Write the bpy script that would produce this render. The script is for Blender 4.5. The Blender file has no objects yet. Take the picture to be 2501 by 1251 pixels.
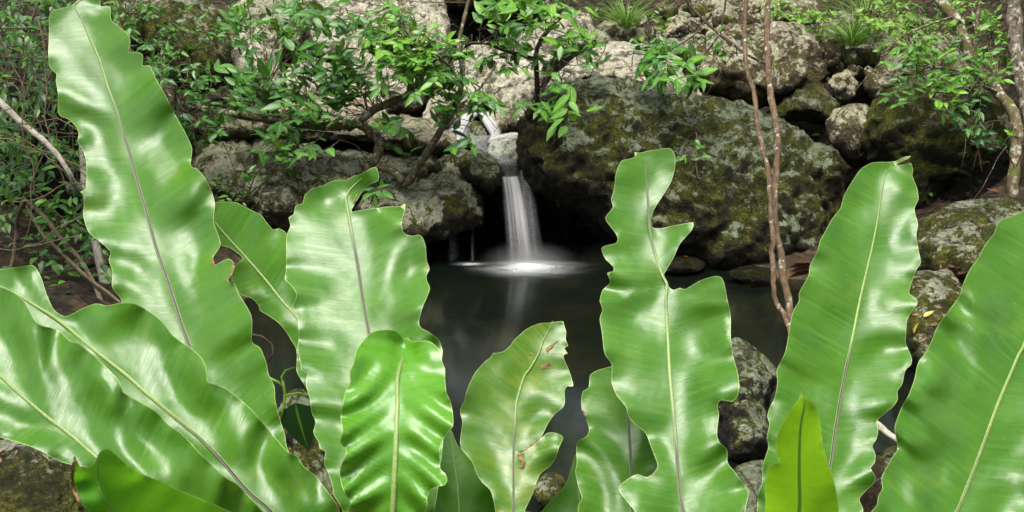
import bpy, bmesh, math, random
import numpy as np
from mathutils import Vector, noise as mn
from mathutils.geometry import delaunay_2d_cdt

random.seed(7); RS = np.random.RandomState(11)
SC = bpy.context.scene
COL = SC.collection

# ------------------------------------------------------------------ camera frame
W0, H0 = 2501.0, 1251.0
FPX = 2640.0
PITCH = math.radians(12.0)
CP, SP = math.cos(PITCH), math.sin(PITCH)
CAM = np.array([0.0, 0.0, 1.5])

def P(px, py, D):
    """world point seen at photo pixel (px,py) at axial distance D"""
    xc = (px - W0/2)/FPX; yc = (H0/2 - py)/FPX
    return np.array([D*xc, D*(CP + yc*SP), 1.5 + D*(yc*CP - SP)])

def PV(xy, D):
    xy = np.asarray(xy, float); D = np.asarray(D, float)
    xc = (xy[:, 0] - W0/2)/FPX; yc = (H0/2 - xy[:, 1])/FPX
    return np.stack([D*xc, D*(CP + yc*SP), 1.5 + D*(yc*CP - SP)], 1)

def PX(p):
    """pixel of a world point"""
    x, y, z = p[0], p[1], p[2] - 1.5
    d = y*CP - z*SP; u = y*SP + z*CP
    return (W0/2 + FPX*x/d, H0/2 - FPX*u/d, d)

# ------------------------------------------------------------------ objects
def tag(o, label=None, cat=None, group=None, kind=None):
    if label: o['label'] = label
    if cat: o['category'] = cat
    if group: o['group'] = group
    if kind: o['kind'] = kind
    return o

def empty(name, loc):
    o = bpy.data.objects.new(name, None); COL.objects.link(o)
    o.location = loc; o.empty_display_size = .05
    return o

def mesh_obj(name, V, F, mat, parent=None, origin=None, smooth=True, uv=None, uv2=None, col=None):
    V = np.asarray(V, float)
    if parent is not None and origin is None:
        origin = np.array(parent.matrix_world.translation) if parent.parent is None and False else WORLD.get(parent.name, np.zeros(3))
    if origin is None:
        origin = np.array([V[:, 0].mean(), V[:, 1].mean(), V[:, 2].min()])
    origin = np.asarray(origin, float)
    me = bpy.data.meshes.new(name)
    me.from_pydata((V - origin).tolist(), [], [list(map(int, f)) for f in F])
    n_l = len(me.loops)
    li = np.empty(n_l, dtype=np.int32); me.loops.foreach_get('vertex_index', li)
    for nm, arr in (('UVMap', uv), ('Edge', uv2)):
        if arr is not None:
            l = me.uv_layers.new(name=nm)
            l.data.foreach_set('uv', np.asarray(arr, np.float32)[li].ravel())
    if col is not None:
        a = me.color_attributes.new('Col', 'FLOAT_COLOR', 'POINT')
        c = np.ones((len(V), 4), np.float32); c[:, :3] = np.asarray(col)[:, :3]
        a.data.foreach_set('color', c.ravel())
    if smooth:
        me.polygons.foreach_set('use_smooth', np.ones(len(me.polygons), bool))
    me.update()
    if mat is not None: me.materials.append(mat)
    o = bpy.data.objects.new(name, me); COL.objects.link(o)
    if parent is not None:
        o.parent = parent
        o.location = origin - WORLD.get(parent.name, np.zeros(3))
    else:
        o.location = origin
    WORLD[o.name] = origin
    return o

WORLD = {}
def root(name, loc, label, cat, group=None):
    o = empty(name, loc); WORLD[o.name] = np.array(loc, float)
    tag(o, label, cat, group); return o

# ------------------------------------------------------------------ polylines
def catmull(pts, step, closed=False):
    p = np.asarray(pts, float); n = len(p); out = []
    rng = range(n) if closed else range(n-1)
    for i in rng:
        if closed: a, b, c, d = p[(i-1) % n], p[i], p[(i+1) % n], p[(i+2) % n]
        else: a, b, c, d = p[max(i-1, 0)], p[i], p[i+1], p[min(i+2, n-1)]
        L = np.linalg.norm((c-b)[:2] if p.shape[1] == 2 else (c-b)); k = max(1, int(round(L/step)))
        for j in range(k):
            t = j/k
            # centripetal-ish: dampened tangents keep sharp corners from overshooting
            m1 = (c-a)*.42; m2 = (d-b)*.42
            lim = L*1.1
            for m in (m1, m2):
                l = np.linalg.norm(m)
                if l > lim: m *= lim/l
            h00 = 2*t**3-3*t**2+1; h10 = t**3-2*t**2+t; h01 = -2*t**3+3*t**2; h11 = t**3-t**2
            out.append(h00*b+h10*m1+h01*c+h11*m2)
    if not closed: out.append(p[-1])
    return np.array(out)

def seg_dist(V, L, closed):
    """distance of every V to polyline L; also nearest seg, param, signed"""
    A = L if closed else L[:-1]
    B = np.roll(L, -1, 0) if closed else L[1:]
    best = np.full(len(V), 1e9); bi = np.zeros(len(V), int); bt = np.zeros(len(V))
    for s in range(0, len(V), 1500):
        v = V[s:s+1500]
        d = B-A; ll = (d**2).sum(1)+1e-9
        t = (((v[:, None]-A[None])*d[None]).sum(2)/ll[None]).clip(0, 1)
        q = A[None]+t[..., None]*d[None]
        dd = ((v[:, None]-q)**2).sum(2)
        k = dd.argmin(1); r = np.arange(len(v))
        best[s:s+1500] = np.sqrt(dd[r, k]); bi[s:s+1500] = k; bt[s:s+1500] = t[r, k]
    return best, bi, bt

def inside(V, poly):
    x, y = V[:, 0], V[:, 1]; r = np.zeros(len(V), bool)
    j = len(poly)-1
    for i in range(len(poly)):
        xi, yi = poly[i]; xj, yj = poly[j]
        c = ((yi > y) != (yj > y))
        if abs(yj-yi) > 1e-12:
            r ^= c & (x < (xj-xi)*(y-yi)/(yj-yi)+xi)
        j = i
    return r

def fill(outline, sp, margin):
    """triangulated interior of a closed outline with an even spread of inner points"""
    lo = outline.min(0); hi = outline.max(0)
    g = []
    row = 0; y = lo[1]
    while y < hi[1]:
        xs = np.arange(lo[0]+(sp/2 if row % 2 else 0), hi[0], sp)
        g.append(np.stack([xs, np.full(len(xs), y)], 1)); y += sp*.866; row += 1
    g = np.concatenate(g); g += RS.uniform(-.12, .12, g.shape)*sp
    g = g[inside(g, outline)]
    d, _, _ = seg_dist(g, outline, True)
    g = g[d > margin]
    allv = np.concatenate([outline, g]); n = len(outline)
    r = delaunay_2d_cdt([Vector(v) for v in allv], [(i, (i+1) % n) for i in range(n)], [list(range(n))], 1, 1e-4)
    V = np.array([[v.x, v.y] for v in r[0]]); F = r[2]
    F = [f for f in F if len(f) == 3]
    F = np.array(F)
    # drop slivers outside, orient
    c = V[F].mean(1); F = F[inside(c, outline)]
    a, b, c = V[F[:, 0]], V[F[:, 1]], V[F[:, 2]]
    cr = (b-a)[:, 0]*(c-a)[:, 1]-(b-a)[:, 1]*(c-a)[:, 0]
    F[cr > 0] = F[cr > 0][:, ::-1]      # y runs down in pixels: faces look back at the camera
    return V, F

def relax(F, n, val, it, fixed=None):
    e = np.concatenate([F[:, [0, 1]], F[:, [1, 2]], F[:, [2, 0]]]); e = np.concatenate([e, e[:, ::-1]])
    cnt = np.bincount(e[:, 0], minlength=n)+1e-9
    for _ in range(it):
        s = np.bincount(e[:, 0], weights=val[e[:, 1]], minlength=n)/cnt
        nv = .5*val+.5*s
        if fixed is not None: nv[fixed] = val[fixed]
        val = nv
    return val

def fbm(p, octv=5, H=1.0):
    return mn.fractal(Vector(p), H, 2.0, octv)

# ------------------------------------------------------------------ tubes and leaves
def tube(path, rad, nseg=8, lump=0.0, cap=True, fr=30):
    """swept tube; path (n,3), rad scalar or list"""
    p = np.asarray(path, float); n = len(p)
    r = np.full(n, rad) if np.isscalar(rad) else np.asarray(rad, float)
    t = np.gradient(p, axis=0); t /= (np.linalg.norm(t, axis=1)[:, None]+1e-9)
    up = np.array([0, 0, 1.0]) if abs(t[0][2]) < .8 else np.array([0, 1.0, 0])
    u = np.cross(t[0], up); u /= np.linalg.norm(u)
    V = []; F = []; uv = []
    s = 0
    for i in range(n):
        if i: s += np.linalg.norm(p[i]-p[i-1])
        u = u-t[i]*u.dot(t[i]); u /= (np.linalg.norm(u)+1e-9); w = np.cross(t[i], u)
        for k in range(nseg):
            a = 2*math.pi*k/nseg
            d = u*math.cos(a)+w*math.sin(a)
            rr = r[i]
            if lump: rr *= 1+lump*mn.noise(Vector((p[i]+d*r[i])*fr))
            V.append(p[i]+d*rr); uv.append((k/nseg, s))
    for i in range(n-1):
        for k in range(nseg):
            a = i*nseg+k; b = i*nseg+(k+1) % nseg
            F.append((a, b, b+nseg, a+nseg))
    if cap:
        F.append(tuple(range(nseg))[::-1]); F.append(tuple((n-1)*nseg+k for k in range(nseg)))
    return V, F, uv

class Acc:
    def __init__(s): s.V = []; s.F = []; s.C = []; s.U = []
    def add(s, V, F, col=(1, 1, 1), uv=None):
        o = len(s.V); s.V += [tuple(v) for v in V]; s.F += [tuple(i+o for i in f) for f in F]
        s.C += [col]*len(V) if not isinstance(col, list) else col
        s.U += uv if uv is not None else [(0, 0)]*len(V)
    def leaf(s, base, d, nrm, L, Wd, bend, rnd, fold=.25, n=5, shape=0.0):
        """a pointed leaf, folded along its midrib and bent down"""
        d = np.asarray(d, float); d /= np.linalg.norm(d)
        nrm = np.asarray(nrm, float); nrm = nrm-d*nrm.dot(d); nrm /= (np.linalg.norm(nrm)+1e-9)
        sd = np.cross(d, nrm)
        V = []; uv = []; F = []
        for i in range(n+1):
            t = i/n
            w = Wd*.5*max(.04, (math.sin(math.pi*min(1, t**(.75+shape)*.97+.02)))**.9)
            c = np.asarray(base)+d*(L*t)-nrm*(bend*L*t*t)
            up = nrm*(fold*w)
            V += [c+sd*w+up, c, c-sd*w+up]
            uv += [(t, 1), (t, 0), (t, 1)]
        for i in range(n):
            a = i*3
            F += [(a, a+1, a+4, a+3), (a+1, a+2, a+5, a+4)]
        s.add(V, F, (rnd, random.random(), random.random()), uv)
    def obj(s, name, mat, parent=None, origin=None, smooth=True):
        return mesh_obj(name, s.V, s.F, mat, parent, origin, smooth, uv=s.U, col=s.C)
# ------------------------------------------------------------------ materials
class NT:
    def __init__(s, name):
        s.m = bpy.data.materials.new(name); s.m.use_nodes = True
        s.t = s.m.node_tree; s.t.nodes.clear()
        s.out = s.n('ShaderNodeOutputMaterial')
    def n(s, ty, **kw):
        nd = s.t.nodes.new(ty)
        for k, v in kw.items(): setattr(nd, k, v)
        return nd
    def l(s, a, b): s.t.links.new(a, b)
    def setv(s, sock, v):
        if isinstance(v, bpy.types.NodeSocket): s.l(v, sock)
        elif isinstance(v, (tuple, list)):
            sock.default_value = tuple(v)+(1,) if len(v) == 3 and sock.type == 'RGBA' else v
        else: sock.default_value = v
    def noise(s, vec, scale, detail=6, rough=.55, dist=0.0):
        nd = s.n('ShaderNodeTexNoise'); nd.inputs['Scale'].default_value = scale
        nd.inputs['Detail'].default_value = detail; nd.inputs['Roughness'].default_value = rough
        nd.inputs['Distortion'].default_value = dist
        s.l(vec, nd.inputs['Vector']); return nd.outputs['Fac']
    def ramp(s, fac, lo, hi, a=0.0, b=1.0, smooth=True):
        nd = s.n('ShaderNodeMapRange'); nd.interpolation_type = 'SMOOTHSTEP' if smooth else 'LINEAR'
        s.setv(nd.inputs['Value'], fac)
        nd.inputs['From Min'].default_value = lo; nd.inputs['From Max'].default_value = hi
        nd.inputs['To Min'].default_value = a; nd.inputs['To Max'].default_value = b
        return nd.outputs['Result']
    def mix(s, f, a, b, blend='MIX'):
        nd = s.n('ShaderNodeMix', data_type='RGBA', blend_type=blend)
        s.setv(nd.inputs[0], f); s.setv(nd.inputs[6], a); s.setv(nd.inputs[7], b)
        return nd.outputs[2]
    def math(s, op, a, b=0.0, c=None):
        nd = s.n('ShaderNodeMath', operation=op); s.setv(nd.inputs[0], a); s.setv(nd.inputs[1], b)
        if c is not None: s.setv(nd.inputs[2], c)
        return nd.outputs[0]
    def mapping(s, vec, scale=(1, 1, 1), rot=(0, 0, 0), loc=(0, 0, 0)):
        nd = s.n('ShaderNodeMapping'); s.l(vec, nd.inputs[0])
        nd.inputs['Scale'].default_value = scale; nd.inputs['Rotation'].default_value = rot; nd.inputs['Location'].default_value = loc
        return nd.outputs[0]
    def bump(s, h, strength, dist, base=None):
        nd = s.n('ShaderNodeBump'); nd.inputs['Strength'].default_value = strength; nd.inputs['Distance'].default_value = dist
        s.l(h, nd.inputs['Height'])
        if base is not None: s.l(base, nd.inputs['Normal'])
        return nd.outputs[0]
    def bsdf(s, col, rough, normal=None, spec=.5, **kw):
        b = s.n('ShaderNodeBsdfPrincipled'); s.setv(b.inputs['Base Color'], col); s.setv(b.inputs['Roughness'], rough)
        s.setv(b.inputs['Specular IOR Level'], spec)
        if normal is not None: s.l(normal, b.inputs['Normal'])
        for k, v in kw.items(): s.setv(b.inputs[k.replace('_', ' ')], v)
        return b.outputs[0]
    def mixs(s, f, a, b):
        nd = s.n('ShaderNodeMixShader'); s.setv(nd.inputs[0], f); s.l(a, nd.inputs[1]); s.l(b, nd.inputs[2]); return nd.outputs[0]
    def finish(s, sh): s.l(sh, s.out.inputs['Surface']); return s.m
    def pos(s): return s.n('ShaderNodeNewGeometry').outputs['Position']
    def nz(s):
        g = s.n('ShaderNodeNewGeometry'); x = s.n('ShaderNodeSeparateXYZ'); s.l(g.outputs['Normal'], x.inputs[0]); return x.outputs['Z']
    def uv(s, name='UVMap'):
        return s.n('ShaderNodeUVMap', uv_map=name).outputs[0]
    def sep(s, v):
        x = s.n('ShaderNodeSeparateXYZ'); s.l(v, x.inputs[0]); return x.outputs
    def col(s):
        return s.n('ShaderNodeVertexColor', layer_name='Col').outputs['Color']

def rock_mat(name, base=(.10, .085, .06), base2=(.20, .17, .12), moss=.4, lich=.4, lichcol=(.42, .43, .32),
             mosscol=(.135, .142, .014), dark=.5, scale=1.0, rough=.88, crust=1.0, lichen_up=.12, mossup=.35, bumpy=1.0, gapamt=.62):
    t = NT(name); p = t.pos(); S = scale
    nz3 = t.n('ShaderNodeTexNoise'); nz3.inputs['Scale'].default_value = 2.6*S; nz3.inputs['Detail'].default_value = 5; t.l(p, nz3.inputs['Vector'])
    sc3 = t.n('ShaderNodeVectorMath', operation='SCALE'); t.l(nz3.outputs['Color'], sc3.inputs[0]); sc3.inputs['Scale'].default_value = .30/S
    wob = t.n('ShaderNodeVectorMath', operation='ADD'); t.l(p, wob.inputs[0]); t.l(sc3.outputs[0], wob.inputs[1]); q = wob.outputs[0]
    big = t.noise(q, 1.6*S, 6, .6); mid = t.noise(q, 6*S, 10, .70); fine = t.noise(p, 30*S, 8, .72); vf = t.noise(p, 95*S, 4, .7)
    ridge = t.math('MULTIPLY', t.math('ABSOLUTE', t.math('SUBTRACT', t.noise(q, 3.0*S, 7, .60), .5)), 5.0)
    c = t.mix(t.ramp(mid, .40, .60), base, base2)
    c = t.mix(t.math('MULTIPLY', t.ramp(big, .40, .60), dark), c, tuple(x*.28 for x in base))
    c = t.mix(t.ramp(fine, .44, .60, .45, 0), c, tuple(x*.25 for x in base))
    nz = t.nz()
    mfac = t.math('ADD', t.math('MULTIPLY', nz, mossup*.35), t.math('ADD', t.math('MULTIPLY', mid, .60), t.math('MULTIPLY', fine, .40)))
    mm = t.ramp(mfac, .655-.22*moss, .70-.22*moss)
    mc = t.mix(t.ramp(vf, .35, .62), tuple(x*.35 for x in mosscol), tuple(x*1.5 for x in mosscol))
    mc = t.mix(t.ramp(t.noise(q, 11*S, 6, .65), .42, .60), mc, (mosscol[0]*.45, mosscol[1]*.50, mosscol[2]*.7))
    c = t.mix(mm, c, mc)
    lf = t.math('ADD', t.math('MULTIPLY', t.noise(q, 4.6*S, 12, .74, .5), .70), t.math('MULTIPLY', fine, .32))
    lf = t.math('ADD', lf, t.math('MULTIPLY', nz, lichen_up))
    lm = t.ramp(lf, .650-.17*lich, .672-.17*lich)
    gap = t.noise(q, 13*S, 9, .76); lm = t.math('MULTIPLY', lm, t.ramp(vf, .36, .46, .45, 1.0))
    lm = t.math('MULTIPLY', lm, t.ramp(ridge, .05, .22, .35, 1.0))
    lc = t.mix(t.ramp(fine, .42, .54), tuple(x*.70 for x in lichcol), lichcol)
    lc = t.mix(t.ramp(t.noise(q, 9*S, 5, .6), .52, .64, 0, .65), lc, (lichcol[0]*.70, lichcol[1]*.78, lichcol[2]*.62))
    c = t.mix(t.math('MULTIPLY', lm, crust), c, lc)
    c = t.mix(t.math('MULTIPLY', t.ramp(gap, .405, .455, 1, 0), gapamt), c, tuple(x*.20 for x in base))
    c = t.mix(t.math('MULTIPLY', t.ramp(ridge, .0, .16, 1, 0), .55), c, tuple(x*.16 for x in base))
    h = t.math('ADD', t.math('MULTIPLY', mid, .5), t.math('MULTIPLY', t.ramp(gap, .3, .55), .22))
    h = t.math('ADD', h, t.math('ADD', t.math('MULTIPLY', fine, .34), t.math('MULTIPLY', vf, .10)))
    h = t.math('ADD', h, t.math('MULTIPLY', ridge, .35)); h = t.math('ADD', h, t.math('MULTIPLY', lm, .03))
    return t.finish(t.bsdf(c, rough, t.bump(h, 1.0, .22*bumpy/S), .22))

def fern_mat(name, c1, c2, c3, trans=.22, rough=.31, yellow=0.0, vein=.20, spec=.55, flecks=1.0, tcol=(.28, .50, .03)):
    """glossy strap frond; UVMap = (along, across) in decimetres, Edge = (edge distance, ratio)"""
    t = NT(name); uv = t.uv('UVMap'); x = t.sep(uv); e = t.sep(t.uv('Edge'))
    aac = t.math('ABSOLUTE', x['Y'])
    al = t.math('SUBTRACT', x['X'], t.math('MULTIPLY', aac, .30))       # veins lean towards the tip
    cmb = t.n('ShaderNodeCombineXYZ'); t.l(al, cmb.inputs[0]); t.l(x['Y'], cmb.inputs[1])
    v = cmb.outputs[0]
    streak = t.noise(t.mapping(v, (14, .55, 1)), 1.0, 7, .6)
    fstreak = t.noise(t.mapping(v, (80, 1.0, 1)), 1.0, 4, .6)
    blot = t.noise(v, .9, 4, .5)
    c = t.mix(t.ramp(blot, .35, .68), c1, c2)
    c = t.mix(t.ramp(streak, .45, .75, 0, .5), c, c3)
    c = t.mix(t.ramp(fstreak, .35, .7, 0, .30), c, tuple(k*.55 for k in c1))
    # pale flecks lying along the veins
    fl = t.noise(t.mapping(v, (30, 6.0, 1)), 1.0, 2, .5)
    c = t.mix(t.math('MULTIPLY', t.ramp(fl, .69, .76), .55*flecks), c, (c3[0]*1.9, c3[1]*1.45, c3[2]*1.6))
    sp = t.noise(v, 17, 2, .5)
    c = t.mix(t.ramp(sp, .715, .75, 0, .75*flecks), c, (.10, .06, .02))
    if yellow:
        ym = t.math('MULTIPLY', t.ramp(t.noise(t.mapping(v, (5, 1.5, 1)), 1.0, 6, .6), .40, .62), t.math('MULTIPLY', t.ramp(x['X'], 2.4, 3.6), t.ramp(aac, .7, .1)))
        c = t.mix(t.math('MULTIPLY', ym, yellow), c, (.36, .36, .05))
    br = t.math('MULTIPLY', t.ramp(e['X'], .10, .02), t.ramp(t.noise(uv, 3.2, 6, .65), .60, .68))
    c = t.mix(t.math('MULTIPLY', br, .8*min(1, flecks)), c, (.20, .13, .035))
    old = t.math('MULTIPLY', t.ramp(t.noise(uv, 1.1, 5, .6), .54, .70), .30*min(1, flecks)); c = t.mix(old, c, (.15, .24, .03))
    # thin pale margin
    ed = t.ramp(e['X'], .0, .016, 1, 0)
    c = t.mix(t.math('MULTIPLY', ed, .75), c, (.44, .56, .22))
    h = t.math('ADD', t.math('MULTIPLY', fstreak, .5), t.math('MULTIPLY', t.noise(t.mapping(v, (120, 2.5, 1)), 1.0, 3, .6), .25))
    h = t.math('ADD', h, t.math('MULTIPLY', streak, .22))
    b = t.bump(h, vein, .0045)
    rg = t.math('ADD', t.ramp(streak, .3, .7, rough-.05, rough+.09), 0)
    pr = t.bsdf(c, rg, b, spec)
    tr = t.n('ShaderNodeBsdfTranslucent'); t.setv(tr.inputs['Color'], t.mix(.55, c, tcol)); t.l(b, tr.inputs['Normal'])
    return t.finish(t.mixs(trans, pr, tr.outputs[0]))

def leaf_mat(name, cols, trans=.22, rough=.40, spec=.35):
    t = NT(name); vc = t.sep(t.col()); u = t.sep(t.uv())
    r = t.n('ShaderNodeValToRGB'); t.l(vc['X'], r.inputs[0])
    el = r.color_ramp.elements
    el[0].position = 0; el[0].color = cols[0]+(1,); el[1].position = 1; el[1].color = cols[-1]+(1,)
    for i in range(1, len(cols)-1):
        k = el.new(i/(len(cols)-1)); k.color = cols[i]+(1,)
    c = t.mix(t.ramp(t.noise(t.pos(), 60, 3), .35, .7, 0, .4), r.outputs[0], tuple(x*.6 for x in cols[0]))
    c = t.mix(t.ramp(u['Y'], .0, .12, .5, 0), c, tuple(min(1, x*1.7) for x in cols[-1]))
    pr = t.bsdf(c, rough, None, spec)
    tr = t.n('ShaderNodeBsdfTranslucent'); t.setv(tr.inputs['Color'], t.mix(.5, c, (.20, .36, .03)))
    return t.finish(t.mixs(trans, pr, tr.outputs[0]))

def bark_mat(name, c1, c2, moss=0.0, lich=0.0, sc=1.0):
    t = NT(name); p = t.pos()
    a = t.noise(t.mapping(p, (1, 1, .35)), 45*sc, 8, .7); b = t.noise(p, 12*sc, 6, .6)
    c = t.mix(t.ramp(a, .35, .65), c1, c2)
    if lich: c = t.mix(t.ramp(t.noise(p, 22*sc, 9, .7), .62-.2*lich, .67-.2*lich, 0, .8), c, (.42, .42, .34))
    if moss: c = t.mix(t.ramp(b, .68-.3*moss, .80-.3*moss, 0, .9), c, (.085, .10, .015))
    return t.finish(t.bsdf(c, .85, t.bump(a, .8, .012), .25))

def plain_mat(name, c, rough=.8, var=.4, sc=20, spec=.3):
    t = NT(name); n = t.noise(t.pos(), sc, 6, .65)
    col = t.mix(t.ramp(n, .35, .65), tuple(x*(1-var) for x in c), tuple(min(1, x*(1+var)) for x in c))
    return t.finish(t.bsdf(col, rough, t.bump(n, .4, .01), spec))

def vcol_mat(name, rough=.5, spec=.4):
    t = NT(name)
    n = t.noise(t.pos(), 300, 3, .6)
    c = t.mix(t.ramp(n, .3, .7, 0, .35), t.col(), (.02, .02, .02))
    return t.finish(t.bsdf(c, rough, None, spec))

M = {}
G1, G2, G3 = (.048, .156, .010), (.072, .198, .016), (.116, .258, .032)
M['fern'] = fern_mat('fern_frond', G1, G2, G3)
M['fern_bright'] = fern_mat('fern_frond_fresh', (.070, .235, .012), (.10, .29, .018), (.15, .35, .035), rough=.24, flecks=.4)
M['fern_dark'] = fern_mat('fern_frond_shaded', (.055, .17, .014), (.075, .205, .02), (.105, .25, .035), rough=.3)
M['fern_yellow'] = fern_mat('fern_frond_yellowing', (.060, .160, .014), (.082, .195, .020), (.125, .25, .038), yellow=.24, rough=.30)
M['fern_lime'] = fern_mat('fern_frond_young', (.17, .42, .010), (.20, .46, .012), (.23, .48, .02), trans=.66, rough=.42, vein=.2, flecks=.1, tcol=(.36, .66, .02))
M['fern_dull'] = fern_mat('fern_frond_underside', (.075, .28, .008), (.090, .32, .010), (.11, .35, .016), trans=.55, rough=.5, vein=.15, flecks=.1, tcol=(.20, .50, .018))
M['rib_lime'] = fern_mat('lime_midrib', (.16, .44, .015), (.17, .46, .016), (.18, .47, .02), trans=.6, rough=.45, vein=.1, flecks=0, tcol=(.14, .42, .01))
M['rib'] = vcol_mat('fern_midrib', .45)
M['scar_fold'] = plain_mat('dead_tissue_and_fold_shade', (.17, .105, .05), .8, .6, 90)

PALE = dict(base=(.20, .155, .095), base2=(.36, .31, .21), lichcol=(.95, .89, .68), lich=1.08, moss=.42, dark=.2)
M['rock_pale'] = rock_mat('pale_lichen_rock', **PALE)
M['rock_pale_moss'] = rock_mat('pale_mossy_rock', base=(.16, .13, .085), base2=(.28, .25, .18), lichcol=(.74, .70, .47), lich=.78, moss=.58, dark=.4)
M['rock_tan'] = rock_mat('tan_smooth_rock', base=(.34, .24, .15), base2=(.50, .40, .28), lichcol=(.7, .62, .45), lich=.45, moss=.2, dark=.15, bumpy=.4)
M['rock_white'] = rock_mat('white_lichen_rock', base=(.5, .5, .40), base2=(.62, .62, .50), lichcol=(.88, .90, .74), lich=1.2, moss=.1, dark=.05, bumpy=.4, gapamt=.25)
M['rock_main'] = rock_mat('dark_lichen_boulder', base=(.048, .041, .020), base2=(.095, .082, .048), moss=.56, lich=.13, lichcol=(.33, .38, .25), dark=.6, mosscol=(.105, .110, .012), lichen_up=.17, mossup=.6)
M['rock_brown'] = rock_mat('brown_lichen_boulder', base=(.18, .135, .07), base2=(.30, .24, .14), moss=.46, lich=.62, lichcol=(.78, .73, .52), dark=.5, lichen_up=.08)
M['rock_moss'] = rock_mat('mossy_boulder', base=(.045, .042, .022), base2=(.10, .088, .048), moss=.85, lich=.20, lichcol=(.30, .31, .22), dark=.5, mosscol=(.105, .112, .012), mossup=.5)
M['rock_moss2'] = rock_mat('green_moss_rock', base=(.10, .085, .055), base2=(.16, .14, .09), moss=.95, lich=.22, lichcol=(.52, .54, .38), dark=.2, mosscol=(.135, .140, .020))
M['rock_ledge'] = rock_mat('mossy_ledge_rock', base=(.125, .108, .055), base2=(.25, .215, .125), moss=.66, lich=.72, lichcol=(.66, .67, .46), dark=.55, lichen_up=.09, mossup=.5)
M['rock_wet_shade'] = rock_mat('wet_shade_black_rock', base=(.010, .009, .007), base2=(.022, .019, .014), moss=.1, lich=.0, crust=0, dark=.8, rough=.35)  # near-black base carries the shade of hollows as well as wet stone
M['rock_lichen'] = rock_mat('grey_lichen_stone', base=(.06, .054, .036), base2=(.12, .105, .07), moss=.55, lich=.52, lichcol=(.36, .40, .26), dark=.5, scale=1.6, mossup=.5)
M['rock_brownwet'] = rock_mat('brown_stream_stone', base=(.06, .04, .022), base2=(.11, .08, .045), moss=.2, lich=.1, dark=.4, scale=1.8)
M['rock_under'] = rock_mat('underwater_brown_rock', base=(.12, .085, .03), base2=(.22, .16, .06), moss=.3, lich=.0, crust=0, mosscol=(.10, .09, .02))
M['rock_sub'] = rock_mat('submerged_olive_rock', base=(.03, .027, .012), base2=(.055, .05, .02), moss=.4, lich=.0, crust=0, mosscol=(.05, .05, .012), rough=.4)

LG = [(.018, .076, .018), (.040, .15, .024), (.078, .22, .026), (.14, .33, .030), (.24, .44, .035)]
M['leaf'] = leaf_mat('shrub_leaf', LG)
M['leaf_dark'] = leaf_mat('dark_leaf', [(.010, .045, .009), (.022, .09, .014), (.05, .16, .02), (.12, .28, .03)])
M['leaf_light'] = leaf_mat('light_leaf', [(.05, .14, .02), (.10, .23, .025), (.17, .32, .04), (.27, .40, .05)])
M['litter'] = leaf_mat('dead_leaf', [(.07, .028, .016), (.13, .058, .034), (.20, .10, .06), (.30, .19, .11)], trans=.05, rough=.7, spec=.2)
M['bark'] = bark_mat('brown_bark', (.065, .042, .024), (.165, .112, .065), moss=.15, lich=.22)
M['bark_olive'] = bark_mat('olive_bark', (.05, .042, .022), (.13, .108, .06), moss=.35, lich=.25)
M['bark_moss'] = bark_mat('mossy_bark', (.06, .042, .022), (.15, .115, .065), moss=.5, lich=.45)
M['bark_pale'] = bark_mat('pale_bark', (.24, .21, .16), (.46, .42, .34), moss=.1, lich=.45)
M['bark_flaky'] = bark_mat('flaky_bark', (.035, .028, .02), (.20, .165, .12), moss=.3, lich=.45)
M['bark_dark'] = bark_mat('dark_bark', (.028, .020, .014), (.08, .058, .038), moss=.3, lich=.15)
M['twig'] = bark_mat('twig_bark', (.07, .05, .028), (.17, .125, .075), sc=2)
M['vine'] = bark_mat('dry_vine', (.09, .065, .038), (.20, .155, .095), sc=2)
M['greenstem'] = plain_mat('green_stem', (.16, .33, .03), .5)

def ground_mat():
    t = NT('litter_soil'); p = t.pos()
    a = t.noise(p, 5, 8, .65); f = t.noise(p, 60, 6, .7); v = t.n('ShaderNodeTexVoronoi'); v.inputs['Scale'].default_value = 26; t.l(p, v.inputs['Vector'])
    c = t.mix(t.ramp(a, .40, .62), (.010, .009, .005), (.034, .028, .014))  # soil near black: the shade of gaps between rocks is in the colour
    vs = t.sep(v.outputs['Color'])
    c = t.mix(t.ramp(vs['X'], .6, .95, 0, .6), c, (.10, .060, .035))
    c = t.mix(t.ramp(f, .45, .7, 0, .6), c, (.02, .016, .01))
    h = t.math('ADD', t.math('MULTIPLY', f, .5), v.outputs['Distance'])
    return t.finish(t.bsdf(c, .9, t.bump(h, .8, .03), .2))
M['ground'] = ground_mat()

def bed_mat():
    t = NT('pool_bed'); p = t.pos()
    a = t.noise(p, 2.6, 6, .6); f = t.noise(p, 30, 6, .7)
    c = t.mix(t.ramp(a, .38, .62), (.030, .026, .013), (.12, .085, .030))
    c = t.mix(t.ramp(f, .45, .7, 0, .6), c, (.02, .017, .01))
    return t.finish(t.bsdf(c, .9, t.bump(f, .5, .02), .2))
M['bed'] = bed_mat()

def water_mat():
    t = NT('still_water'); p = t.pos()
    n = t.noise(t.mapping(p, (1, .5, 1)), 3.0, 3, .5)
    b = t.bump(n, .12, .03)
    tr = t.n('ShaderNodeBsdfTransparent'); tr.inputs['Color'].default_value = (.31, .33, .21, 1)
    df = t.n('ShaderNodeBsdfDiffuse'); df.inputs['Color'].default_value = (.010, .016, .011, 1)
    gl = t.n('ShaderNodeBsdfGlossy'); gl.inputs['Roughness'].default_value = .13; gl.inputs['Color'].default_value = (.9, .95, .95, 1); t.l(b, gl.inputs['Normal'])
    fr = t.n('ShaderNodeFresnel'); fr.inputs['IOR'].default_value = 1.33; t.l(b, fr.inputs['Normal'])
    body = t.mixs(.32, tr.outputs[0], df.outputs[0])
    return t.finish(t.mixs(fr.outputs[0], body, gl.outputs[0]))
M['water'] = water_mat()

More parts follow.
